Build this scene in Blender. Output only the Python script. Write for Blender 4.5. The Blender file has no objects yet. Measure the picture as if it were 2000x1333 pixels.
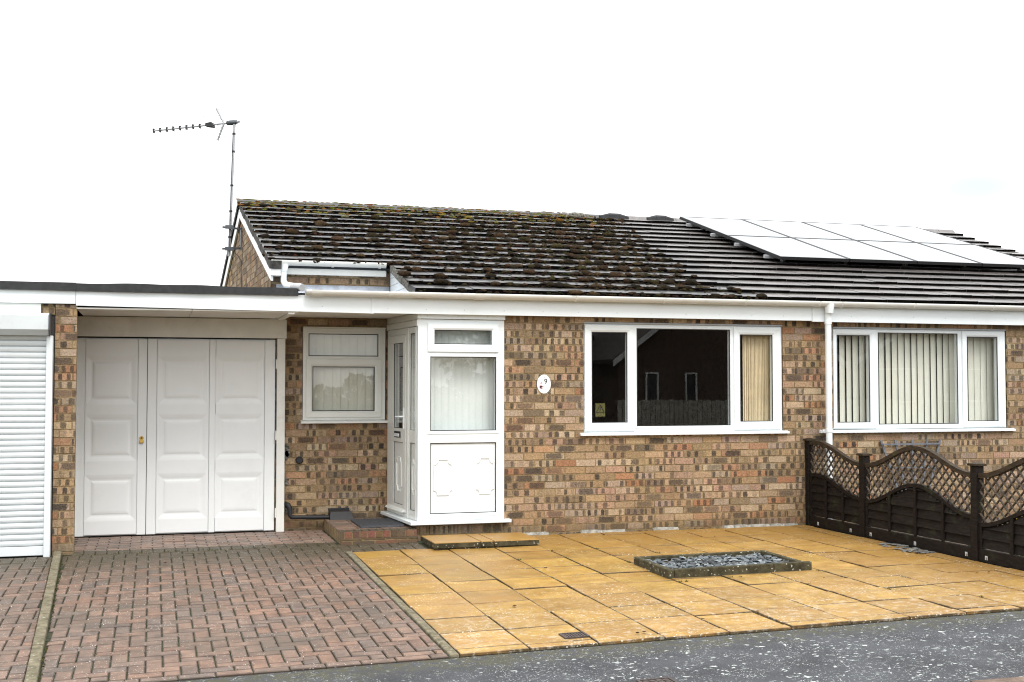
import bpy, bmesh, math, random
import numpy as np
from mathutils import Vector, Matrix
random.seed(7); rng = np.random.default_rng(7)
S = bpy.context.scene
COL = S.collection
R = math.radians

# ------------------------------------------------------------------ camera
cam_d = bpy.data.cameras.new('camera'); cam = bpy.data.objects.new('camera', cam_d); COL.objects.link(cam)
cam_d.sensor_width = 36.0; cam_d.lens = 36.0 * 2366.0 / 2000.0
cam_d.clip_start = 0.1; cam_d.clip_end = 2000
cam.location = (-3.616, -12.036, 1.531)
cam.rotation_euler = (R(90 + 2.19), 0, R(-16.48))
S.camera = cam

# ------------------------------------------------------------------ light
SUN_EL, SUN_AZ = R(55), R(168)          # azimuth clockwise from +Y (behind the viewer, a little to the left)
S.view_settings.view_transform = 'Standard'; S.view_settings.look = 'None'
S.view_settings.exposure = 0.9; S.view_settings.gamma = 1
S.cycles.use_denoising = True; S.cycles.denoiser = 'OPENIMAGEDENOISE'; S.cycles.denoising_input_passes = 'RGB_ALBEDO_NORMAL'; S.cycles.denoising_prefilter = 'NONE'; S.cycles.pixel_filter_type = 'BLACKMAN_HARRIS'; S.cycles.filter_width = 1.15
S.cycles.max_bounces = 6; S.cycles.diffuse_bounces = 3; S.cycles.caustics_reflective = False; S.cycles.caustics_refractive = False; S.cycles.sample_clamp_indirect = 4
W = bpy.data.worlds.new('World'); S.world = W; W.use_nodes = True
nt = W.node_tree; nt.nodes.clear()
def wn(t, **k):
    n = nt.nodes.new(t)
    for a, b in k.items(): setattr(n, a, b)
    return n
out = wn('ShaderNodeOutputWorld'); sky = wn('ShaderNodeTexSky', sky_type='NISHITA', sun_disc=False)
sky.sun_elevation = SUN_EL; sky.sun_rotation = SUN_AZ
b1 = wn('ShaderNodeBackground'); b1.inputs['Strength'].default_value = 0.15
nt.links.new(sky.outputs[0], b1.inputs['Color'])
b2 = wn('ShaderNodeBackground'); b2.inputs['Color'].default_value = (0.985, 0.995, 1, 1)
tc = wn('ShaderNodeTexCoord'); sx = wn('ShaderNodeSeparateXYZ'); nt.links.new(tc.outputs['Generated'], sx.inputs[0])
mr = wn('ShaderNodeMapRange'); nt.links.new(sx.outputs['Z'], mr.inputs['Value'])
mr.inputs['From Min'].default_value = 0; mr.inputs['From Max'].default_value = 1
mr.inputs['To Min'].default_value = 0.98; mr.inputs['To Max'].default_value = 1.35
nt.links.new(mr.outputs[0], b2.inputs['Strength'])
# one thin gap in the cloud, low to the right
gapdir = Vector((0.606, 0.780, 0.153)).normalized()
sub = wn('ShaderNodeVectorMath', operation='SUBTRACT'); nt.links.new(tc.outputs['Generated'], sub.inputs[0]); sub.inputs[1].default_value = gapdir
mul = wn('ShaderNodeVectorMath', operation='MULTIPLY'); nt.links.new(sub.outputs[0], mul.inputs[0]); mul.inputs[1].default_value = (1, 1, 2.4)
ln = wn('ShaderNodeVectorMath', operation='LENGTH'); nt.links.new(mul.outputs[0], ln.inputs[0])
nz = wn('ShaderNodeTexNoise'); nz.inputs['Scale'].default_value = 16; nz.inputs['Detail'].default_value = 4
nt.links.new(tc.outputs['Generated'], nz.inputs['Vector'])
ma = wn('ShaderNodeMath', operation='MULTIPLY_ADD'); nt.links.new(nz.outputs[0], ma.inputs[0]); ma.inputs[1].default_value = 0.09
nt.links.new(ln.outputs['Value'], ma.inputs[2])
gm = wn('ShaderNodeMapRange', interpolation_type='SMOOTHSTEP'); nt.links.new(ma.outputs[0], gm.inputs['Value'])
gm.inputs['From Min'].default_value = 0.045; gm.inputs['From Max'].default_value = 0.16
gm.inputs['To Min'].default_value = 0.10; gm.inputs['To Max'].default_value = 1.0
mx = wn('ShaderNodeMixShader'); nt.links.new(gm.outputs[0], mx.inputs[0])
nt.links.new(b1.outputs[0], mx.inputs[1]); nt.links.new(b2.outputs[0], mx.inputs[2]); nt.links.new(mx.outputs[0], out.inputs[0])
sl = bpy.data.lights.new('sun', 'SUN'); sl.energy = 1.2; sl.angle = R(22); sl.color = (1, 0.97, 0.93)
so = bpy.data.objects.new('sun', sl); COL.objects.link(so)
_sd = Vector((math.sin(SUN_AZ) * math.cos(SUN_EL), math.cos(SUN_AZ) * math.cos(SUN_EL), math.sin(SUN_EL)))
so.rotation_euler = _sd.to_track_quat('Z', 'Y').to_euler()

# ------------------------------------------------------------------ materials
class G:
    """small node-graph writer"""
    def __init__(s, name):
        s.m = bpy.data.materials.new(name); s.m.use_nodes = True; s.t = s.m.node_tree; s.t.nodes.clear()
        s.out = s.t.nodes.new('ShaderNodeOutputMaterial')
        g = s.t.nodes.new('ShaderNodeNewGeometry'); s.pos = g.outputs['Position']
    def n(s, typ, ins=None, o=0, **props):
        n = s.t.nodes.new('ShaderNode' + typ)
        for a, b in props.items(): setattr(n, a, b)
        for k, v in (ins or {}).items(): s.set(n.inputs[k], v)
        return n.outputs[o] if o is not None else n
    def set(s, sock, v):
        if isinstance(v, bpy.types.NodeSocket): s.t.links.new(v, sock)
        elif isinstance(v, (tuple, list)) and len(v) == 3 and sock.type == 'RGBA': sock.default_value = (*v, 1)
        else: sock.default_value = v
    def math(s, op, a, b=0, c=0, clamp=False):
        return s.n('Math', {0: a, 1: b, 2: c}, operation=op, use_clamp=clamp)
    def noise(s, scale, detail=4, rough=.6, vec=None, o=0):
        return s.n('TexNoise', {'Vector': vec or s.pos, 'Scale': scale, 'Detail': detail, 'Roughness': rough}, o)
    def ramp(s, v, a, b, lo=0., hi=1., smooth=True):
        return s.n('MapRange', {'Value': v, 'From Min': a, 'From Max': b, 'To Min': lo, 'To Max': hi}, interpolation_type='SMOOTHSTEP' if smooth else 'LINEAR')
    def mix(s, f, a, b, blend='MIX'):
        n = s.t.nodes.new('ShaderNodeMix'); n.data_type = 'RGBA'; n.blend_type = blend
        s.set(n.inputs[0], f); s.set(n.inputs[6], a); s.set(n.inputs[7], b); return n.outputs[2]
    def attr(s, name, o='Color'):
        return s.n('Attribute', o=None, attribute_name=name).outputs[o]
    def scaled(s, v, sc):
        return s.n('Mapping', {'Vector': v, 'Scale': sc})
    def bsdf(s, col, rough=.5, bump=None, bs=.5, bd=.01, metal=0, spec=.5, **kw):
        ins = {'Base Color': col, 'Roughness': rough, 'Metallic': metal, 'Specular IOR Level': spec}
        if bump is not None: ins['Normal'] = s.n('Bump', {'Strength': bs, 'Distance': bd, 'Height': bump})
        ins.update(kw)
        s.t.links.new(s.n('BsdfPrincipled', ins), s.out.inputs[0]); return s.m
    def shader(s, sh): s.t.links.new(sh, s.out.inputs[0]); return s.m

def plain(name, col, rough=.5, var=.12, scale=6, metal=0, spec=.5, bump=0., bscale=60, dirt=None, dirt_amt=.5):
    g = G(name); n = g.noise(scale, 5)
    c = g.mix(g.ramp(n, .3, .7), tuple(x * (1 - var) for x in col), tuple(min(1, x * (1 + var)) for x in col))
    if dirt:
        d = g.math('MULTIPLY', g.ramp(g.noise(scale * .7 + 1.3, 7, .7), .52, .75), dirt_amt)
        c = g.mix(d, c, dirt)
    return g.bsdf(c, rough, g.noise(bscale, 3) if bump else None, bump, .004, metal, spec)

M = {}
M['upvc'] = plain('white_plastic', (.78, .83, .85), .28, .02, 2, dirt=(.55, .54, .48), dirt_amt=.10)
M['upvc_cream'] = plain('aged_white_plastic', (.74, .755, .72), .32, .03, 3, dirt=(.45, .43, .36), dirt_amt=.22)
M['gutter'] = plain('gutter_plastic', (.70, .70, .66), .3, .03, 5, dirt=(.42, .36, .25), dirt_amt=.25)
M['garage'] = plain('painted_garage_steel', (.83, .855, .86), .38, .02, 1.5, dirt=(.45, .42, .40), dirt_amt=.10)
M['garage_wood'] = plain('painted_timber', (.77, .77, .73), .5, .05, 4, dirt=(.35, .30, .24), dirt_amt=.3)
M['soffit'] = plain('painted_soffit', (.76, .75, .70), .6, .05, 2, dirt=(.34, .29, .22), dirt_amt=.35)
M['shutter'] = plain('shutter_aluminium', (.68, .72, .735), .3, .03, 4, dirt=(.3, .3, .28), dirt_amt=.2)
M['shutterbox'] = plain('shutter_housing', (.58, .62, .63), .35, .03, 4, dirt=(.3, .3, .28), dirt_amt=.25)
M['felt'] = plain('bitumen_felt', (.022, .023, .025), .75, .3, 14, bump=.5, bscale=150)
M['rubber'] = plain('black_gasket', (.012, .012, .013), .5, .1)
M['blackplastic'] = plain('black_plastic', (.012, .012, .014), .6, .2, 20)
M['iron'] = plain('cast_iron', (.05, .035, .03), .6, .4, 30, bump=.4, bscale=120)
M['steelgrey'] = plain('grey_steel', (.10, .11, .12), .45, .2, 20, .6)
M['alu'] = plain('aluminium_tube', (.36, .37, .385), .45, .1, 10, .15)
M['galv'] = plain('zinc_clip', (.6, .62, .65), .4, .1, 10, .3)
M['brass'] = plain('brass', (.55, .36, .10), .3, .15, 40, .9)
M['lead'] = plain('lead_sheet', (.40, .44, .50), .45, .2, 9)
M['blind'] = plain('pale_blind_fabric', (.76, .80, .78), .85, .03, 3)
M['blind_cream'] = plain('cream_blind_fabric', (.76, .75, .65), .85, .04, 3)
M['blind_beige'] = plain('beige_blind_fabric', (.82, .68, .45), .85, .06, 8)
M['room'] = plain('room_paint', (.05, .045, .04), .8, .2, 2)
M['slate_strip'] = plain('weathered_trellis_wood', (.13, .14, .16), .7, .25, 20, bump=.4)
M['ceramic'] = plain('glazed_ceramic', (.86, .86, .86), .12, .01)
M['ink'] = plain('black_ink', (.02, .02, .03), .4, .1)
M['pink'] = plain('pink_glaze', (.66, .40, .45), .3, .3, 200)
M['leafpaint'] = plain('green_glaze', (.25, .35, .2), .3, .2, 200)
M['yellowcard'] = plain('yellow_card', (.10, .092, .02), .6, .05)
M['leaf'] = plain('daffodil_leaf', (.06, .13, .03), .5, .4, 30)
M['petal'] = plain('yellow_petal', (.75, .50, .03), .5, .15, 30)
M['soil'] = plain('garden_soil', (.10, .075, .05), .95, .5, 9, bump=1, bscale=30)
M['mat'] = plain('door_mat_rubber', (.065, .067, .075), .8, .35, 60, bump=.8, bscale=200)
M['bargewhite'] = plain('white_board', (.80, .81, .81), .35, .03, 3, dirt=(.4, .38, .33), dirt_amt=.12)
M['verge'] = None

def glass(name, f0=.04, tint=(.985, .992, .99)):
    g = G(name)
    fc = g.n('LayerWeight', {'Blend': .5}, 1)
    p = g.math('POWER', fc, 5.0); F = g.math('MULTIPLY_ADD', p, 1 - f0, f0)
    bump = g.n('Bump', {'Strength': .02, 'Distance': .02, 'Height': g.noise(1.3, 1)})
    gl = g.n('BsdfGlossy', {'Roughness': 0.0, 'Color': (1, 1, 1), 'Normal': bump})
    tr = g.n('BsdfTransparent', {'Color': tint})
    mxs = g.t.nodes.new('ShaderNodeMixShader'); g.set(mxs.inputs[0], F); g.t.links.new(tr, mxs.inputs[1]); g.t.links.new(gl, mxs.inputs[2])
    return g.shader(mxs.outputs[0])
M['glass'] = glass('window_glass')

# brick faces: one random colour per brick (attribute), dark kiln marks laid along each brick's own length
def brick_mat():
    g = G('multi_stock_brick'); uvn = g.n('UVMap', o=None); uv = uvn.outputs[0]; uvn.uv_map = 'uv'
    xyz = g.n('SeparateXYZ', {0: uv}, None); u, v = xyz.outputs[0], xyz.outputs[1]
    rn = g.n('SeparateColor', {0: g.attr('rnd')}, None); k, off, dk = rn.outputs[0], rn.outputs[1], rn.outputs[2]
    kk = g.math('MULTIPLY', k, 4.0)
    us = g.math('ADD', g.math('MULTIPLY', u, kk), off)
    cell = g.math('FLOOR', us); fu = g.math('FRACT', us)
    wnz = g.n('TexWhiteNoise', {'Vector': g.n('CombineXYZ', {0: cell, 1: g.math('MULTIPLY', off, 91.7), 2: dk})})
    keep = g.math('GREATER_THAN', wnz, .22)
    wob = g.math('MULTIPLY', g.math('SUBTRACT', g.noise(45, 2), .5), .55)
    du = g.math('DIVIDE', g.math('ABSOLUTE', g.math('SUBTRACT', fu, .5)), g.math('ADD', .255, g.math('MULTIPLY', g.math('LESS_THAN', kk, 1.5), .165)))
    dv = g.math('DIVIDE', g.math('ABSOLUTE', g.math('SUBTRACT', v, .5)), .42)
    d = g.math('POWER', g.math('ADD', g.math('POWER', du, 7.0), g.math('POWER', dv, 7.0)), .1428)
    m = g.math('SUBTRACT', 1.0, g.ramp(g.math('ADD', d, wob), .78, 1.08))
    m = g.math('MULTIPLY', g.math('MULTIPLY', m, keep), dk)
    base = g.attr('col')
    mott = g.noise(58, 6, .85)
    base = g.mix(g.ramp(mott, .25, .75), g.mix(1.0, base, (.52, .49, .46), 'MULTIPLY'), g.mix(1.0, base, (1.42, 1.41, 1.38), 'MULTIPLY'))
    dark = g.mix(g.ramp(g.noise(90, 3), .35, .7), (.030, .023, .017), (.088, .068, .050))
    c = g.mix(m, base, dark)
    # pale bloom and grime with their own shapes
    c = g.mix(g.math('MULTIPLY', g.ramp(g.noise(5, 8, .75), .58, .75), .35), c, (.16, .115, .07))
    c = g.mix(g.math('MULTIPLY', g.ramp(g.noise(38, 4, .7), .66, .78), .55), c, (.50, .42, .33))
    # damp green band just above the ground
    z = g.n('SeparateXYZ', {0: g.pos}, 2)
    low = g.math('MULTIPLY', g.ramp(g.math('ADD', z, g.math('MULTIPLY', g.noise(7, 4), .22)), .12, .30, 1, 0), .55)
    c = g.mix(low, c, (.10, .078, .045))
    h = g.math('ADD', g.noise(55, 5, .7), g.math('MULTIPLY', g.noise(160, 2), .4))
    return g.bsdf(c, .85, h, .7, .006, spec=.25)
M['brick'] = brick_mat()
M['mortar'] = plain('sand_mortar', (.235, .17, .085), .95, .30, 14, bump=.8, bscale=130, dirt=(.12, .09, .05), dirt_amt=.5)

def tile_mat():
    g = G('concrete_roof_tile'); a = g.attr('col')
    c = g.mix(g.ramp(g.noise(11, 6, .7), .35, .7), g.mix(1.0, a, (.55, .53, .52), 'MULTIPLY'), a)
    c = g.mix(g.math('MULTIPLY', g.ramp(g.noise(30, 4, .7), .62, .75), .25), c, (.10, .095, .09))
    r = g.math('MULTIPLY_ADD', g.noise(9, 4), .22, .20)
    lum = g.n('RGBToBW', {0: a}); sp = g.ramp(lum, .007, .012)          # tile noses, coloured near black, are matt
    return g.bsdf(c, r, g.noise(120, 3), .12, .002, spec=sp)
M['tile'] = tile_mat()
def moss_mat():
    g = G('moss'); a = g.attr('col'); n = g.noise(60, 5, .75)
    c = g.mix(g.ramp(n, .3, .72), g.mix(1.0, a, (.35, .33, .3), 'MULTIPLY'), g.mix(1.0, a, (1.5, 1.45, 1.3), 'MULTIPLY'))
    return g.bsdf(c, 1.0, g.noise(110, 4, .8), 1.0, .02, spec=.1)
M['moss'] = moss_mat()
def verge_mat():
    g = G('verge_mortar'); n = g.noise(45, 5, .75)
    c = g.mix(g.ramp(n, .35, .68), (.045, .042, .036), (.30, .285, .25))
    return g.bsdf(c, .95, n, .9, .01, spec=.2)
M['verge'] = verge_mat()
M['verge_dark'] = plain('old_verge_mortar', (.055, .052, .047), .95, .5, 25, bump=.8, bscale=90)
M['fillet'] = plain('pale_mortar_fillet', (.27, .26, .23), .95, .35, 22, bump=.8, bscale=90, dirt=(.12, .11, .08), dirt_amt=.8)
def paver_mat():
    g = G('clay_block_paver'); a = g.attr('col')
    n = g.noise(9, 6, .7); c = g.mix(g.ramp(n, .3, .72), g.mix(1.0, a, (.6, .58, .57), 'MULTIPLY'), g.mix(1.0, a, (1.2, 1.18, 1.15), 'MULTIPLY'))
    c = g.mix(g.math('MULTIPLY', g.ramp(g.noise(70, 3, .6), .60, .70), .5), c, (.065, .05, .045))
    # old algae film lying in a band along the garage apron and in patches
    sp = g.n('SeparateXYZ', {0: g.pos}, None)
    yb = g.math('ADD', sp.outputs[1], g.math('MULTIPLY', g.math('SUBTRACT', g.noise(2.2, 5), .5), .9))
    band = g.math('MULTIPLY', g.ramp(yb, -1.7, -.25), g.ramp(sp.outputs[1], .0, .05, 1, 0))
    c = g.mix(g.math('MULTIPLY', band, .92), c, (.052, .043, .023))
    c = g.mix(g.math('MULTIPLY', g.ramp(g.noise(1.6, 6, .7), .45, .66), .55), c, (.085, .066, .048))
    vo = g.n('TexVoronoi', {'Vector': g.pos, 'Scale': 48.0}, 0)
    spk = g.math('MULTIPLY', g.math('LESS_THAN', vo, .16), g.ramp(g.noise(3.5, 4), .36, .58))
    c = g.mix(g.math('MULTIPLY', spk, .85), c, (.62, .58, .54))
    return g.bsdf(c, g.math('MULTIPLY_ADD', n, .3, .38), g.noise(180, 3, .7), .6, .004, spec=.4)
M['paver'] = paver_mat()
M['joint'] = plain('mossy_joint_sand', (.028, .032, .014), 1, .6, 14, bump=.8, bscale=160)
def slab_mat():
    g = G('yellow_concrete_slab'); a = g.attr('col')
    n = g.noise(5, 6, .68); c = g.mix(g.ramp(n, .28, .74), g.mix(1.0, a, (.70, .66, .55), 'MULTIPLY'), g.mix(1.0, a, (1.08, 1.10, 1.18), 'MULTIPLY'))
    fine = g.noise(85, 5, .8); c = g.mix(g.ramp(fine, .30, .72), g.mix(1.0, c, (.74, .72, .68), 'MULTIPLY'), g.mix(1.0, c, (1.14, 1.14, 1.16), 'MULTIPLY'))
    st = g.scaled(g.pos, (1.4, 3.2, 1)); c = g.mix(g.math('MULTIPLY', g.ramp(g.noise(1.6, 6, .65, st), .46, .68), .80), c, (.27, .14, .030))
    # never-drying strip along the house and the fence
    sp = g.n('SeparateXYZ', {0: g.pos}, None); wob = g.math('MULTIPLY', g.math('SUBTRACT', g.noise(1.5, 5), .5), 1.4)
    damp = g.math('MAXIMUM', g.ramp(g.math('ADD', sp.outputs[1], wob), -1.5, -.2), g.ramp(g.math('ADD', sp.outputs[0], wob), 2.0, 3.3))
    c = g.mix(g.math('MULTIPLY', damp, .66), c, (.265, .140, .032))
    c = g.mix(g.math('MULTIPLY', g.ramp(g.noise(2.7, 7, .72), .55, .72), .45), c, (.31, .225, .115))
    vo = g.n('TexVoronoi', {'Vector': g.n('VectorMath', {0: g.pos, 1: g.n('VectorMath', {0: g.n('TexNoise', {'Vector': g.pos, 'Scale': 30.0}, 1), 1: (.03, .03, 0.)}, operation='MULTIPLY')}, operation='ADD'), 'Scale': 34.0}, 0)
    lich = g.math('MULTIPLY', g.math('LESS_THAN', vo, .20), g.ramp(g.noise(1.7, 6, .7), .44, .60))
    c = g.mix(g.math('MULTIPLY', lich, .8), c, (.66, .62, .52))
    fr_ = g.math('MULTIPLY', g.ramp(g.math('ADD', sp.outputs[1], wob), -2.6, -4.4), g.ramp(g.noise(18, 6, .75), .50, .66)); c = g.mix(g.math('MULTIPLY', fr_, .5), c, (.52, .46, .37))
    vo2 = g.n('TexVoronoi', {'Vector': g.pos, 'Scale': 21.0}, 0)
    c = g.mix(g.math('MULTIPLY', g.math('LESS_THAN', vo2, .07), .7), c, (.10, .06, .03))
    return g.bsdf(c, g.math('MULTIPLY_ADD', n, .35, .32), g.noise(140, 4, .7), .35, .003, spec=.4)
M['slab'] = slab_mat()
def edging_mat(name, a, b, lich=(.5, .5, .42), am=.8):
    g = G(name); n = g.noise(13, 6, .7); c = g.mix(g.ramp(n, .3, .7), a, b)
    vo = g.n('TexVoronoi', {'Vector': g.n('VectorMath', {0: g.pos, 1: g.n('VectorMath', {0: g.n('TexNoise', {'Vector': g.pos, 'Scale': 25.0}, 1), 1: (.05, .05, .05)}, operation='MULTIPLY')}, operation='ADD'), 'Scale': 26.0}, 0)
    c = g.mix(g.math('MULTIPLY', g.ramp(vo, .10, .26, 1, 0), g.math('MULTIPLY', am, g.ramp(g.noise(4, 2), .35, .5))), c, lich)
    return g.bsdf(c, .9, g.noise(110, 4, .75), .7, .006, spec=.25)
M['edging'] = edging_mat('mossy_concrete_edging', (.028, .025, .013), (.085, .074, .042))
M['kerbstone'] = edging_mat('grey_concrete_kerb', (.085, .075, .045), (.22, .19, .13), am=.5)
def slate_mat():
    g = G('slate_chip'); a = g.attr('col'); n = g.noise(35, 4)
    return g.bsdf(g.mix(g.ramp(n, .3, .7), g.mix(1.0, a, (.7, .7, .7), 'MULTIPLY'), a), .42, g.noise(90, 4), .4, .004, spec=.5)
M['roadkerb'] = edging_mat('brown_road_kerb', (.10, .072, .056), (.19, .135, .105), am=.3)
M['slate'] = slate_mat()
def asphalt_mat():
    g = G('worn_asphalt')
    n = g.noise(2.2, 6, .65); c = g.mix(g.ramp(n, .3, .7), (.019, .020, .024), (.048, .051, .059))
    c = g.mix(g.math('MULTIPLY', g.ramp(g.noise(140, 3, .7), .5, .7), .55), c, (.13, .132, .14))
    wv = g.n('VectorMath', {0: g.pos, 1: g.n('VectorMath', {0: g.n('TexNoise', {'Vector': g.pos, 'Scale': 14.0, 'Detail': 3.0}, 1), 1: (.12, .12, .0)}, operation='MULTIPLY')}, operation='ADD')
    vo = g.n('TexVoronoi', {'Vector': wv, 'Scale': 19.0, 'Randomness': 1.0}, 0)
    d1 = g.math('ADD', vo, g.math('MULTIPLY', g.noise(60, 3), .25))
    xs = g.n('SeparateXYZ', {0: g.pos}, None)
    dens = g.math('ADD', g.ramp(g.noise(2.6, 7, .8), .41, .58), g.ramp(xs.outputs[0], -2.4, .4, -.45, .22))
    m = g.math('MULTIPLY', g.ramp(d1, .26, .38, 1, 0), g.math('MULTIPLY', dens, .95, clamp=True))
    vs = g.n('TexVoronoi', {'Vector': wv, 'Scale': 70.0}, 0)
    m2 = g.math('MULTIPLY', g.ramp(vs, .15, .30, 1, 0), g.ramp(g.noise(5, 5, .7), .40, .60, 0, .85))
    c = g.mix(g.math('MULTIPLY', g.math('MAXIMUM', m, m2), .95), c, (.58, .62, .59))
    # moss along the patio edge
    ye = g.math('ADD', xs.outputs[1], g.math('MULTIPLY', g.math('SUBTRACT', g.noise(5, 5, .7), .5), .55))
    em = g.math('MULTIPLY', g.ramp(ye, -5.25, -4.9), g.ramp(g.noise(16, 5, .7), .38, .6))
    c = g.mix(g.math('MULTIPLY', em, .75), c, (.060, .055, .022))
    return g.bsdf(c, .72, g.math('ADD', g.noise(150, 3, .7), g.math('MULTIPLY', m, .4)), .8, .006, spec=.4)
M['asphalt'] = asphalt_mat()
def wood_mat(name, a, b, gr=(.028, .034, .016)):
    g = G(name)
    n = g.noise(9, 6, .7, g.scaled(g.pos, (6, 1.0, 6)))
    c = g.mix(g.ramp(n, .3, .72), a, b)
    c = g.mix(g.math('MULTIPLY', g.ramp(g.noise(6, 5), .55, .72), .6), c, gr)
    return g.bsdf(c, .7, n, .5, .006, spec=.2)
M['wood'] = wood_mat('dark_stained_wood', (.004, .003, .0024), (.017, .011, .008))
M['wood_lat'] = wood_mat('dark_stained_lattice', (.032, .025, .019), (.115, .090, .068))
M['wood_rail'] = wood_mat('stained_rail_wood', (.020, .014, .008), (.060, .042, .026), (.06, .055, .025))
M['solar'] = None
def solar_mat():
    g = G('solar_cell_glass'); n = g.n('TexBrick', {'Vector': g.scaled(g.pos, (6.4, 6.4, 6.4)), 'Color1': (.008, .010, .022), 'Color2': (.010, .012, .026), 'Mortar': (.03, .03, .035), 'Mortar Size': .012, 'Brick Width': 1.0, 'Row Height': 1.0}, 0, offset=0.0)
    return g.bsdf(n, .035, spec=.5, **{'IOR': 1.45, 'Specular Tint': (.80, .95, 1, 1), 'Coat Weight': .6, 'Coat Roughness': .02, 'Coat IOR': 1.5, 'Coat Tint': (.90, .97, 1, 1)})
M['solar'] = solar_mat()
M['frameblack'] = plain('black_anodised', (.008, .008, .009), .4, .1)
M['foliage'] = plain('dark_foliage', (.035, .055, .02), .8, .5, 3)
M['bark'] = plain('bark', (.06, .045, .03), .9, .3, 10, bump=1)
M['farbrick'] = plain('far_brick', (.075, .048, .035), .9, .3, 8)
M['farframe'] = plain('far_painted_wood', (.60, .60, .60), .5, .1, 4)
M['farroof'] = plain('far_roof_tile', (.07, .055, .05), .8, .3, 6)
M['farfence'] = plain('far_fence_wood', (.36, .33, .28), .8, .3, 8)
M['grassy'] = plain('verge_ground', (.10, .11, .05), 1, .4, 3, bump=1)

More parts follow.
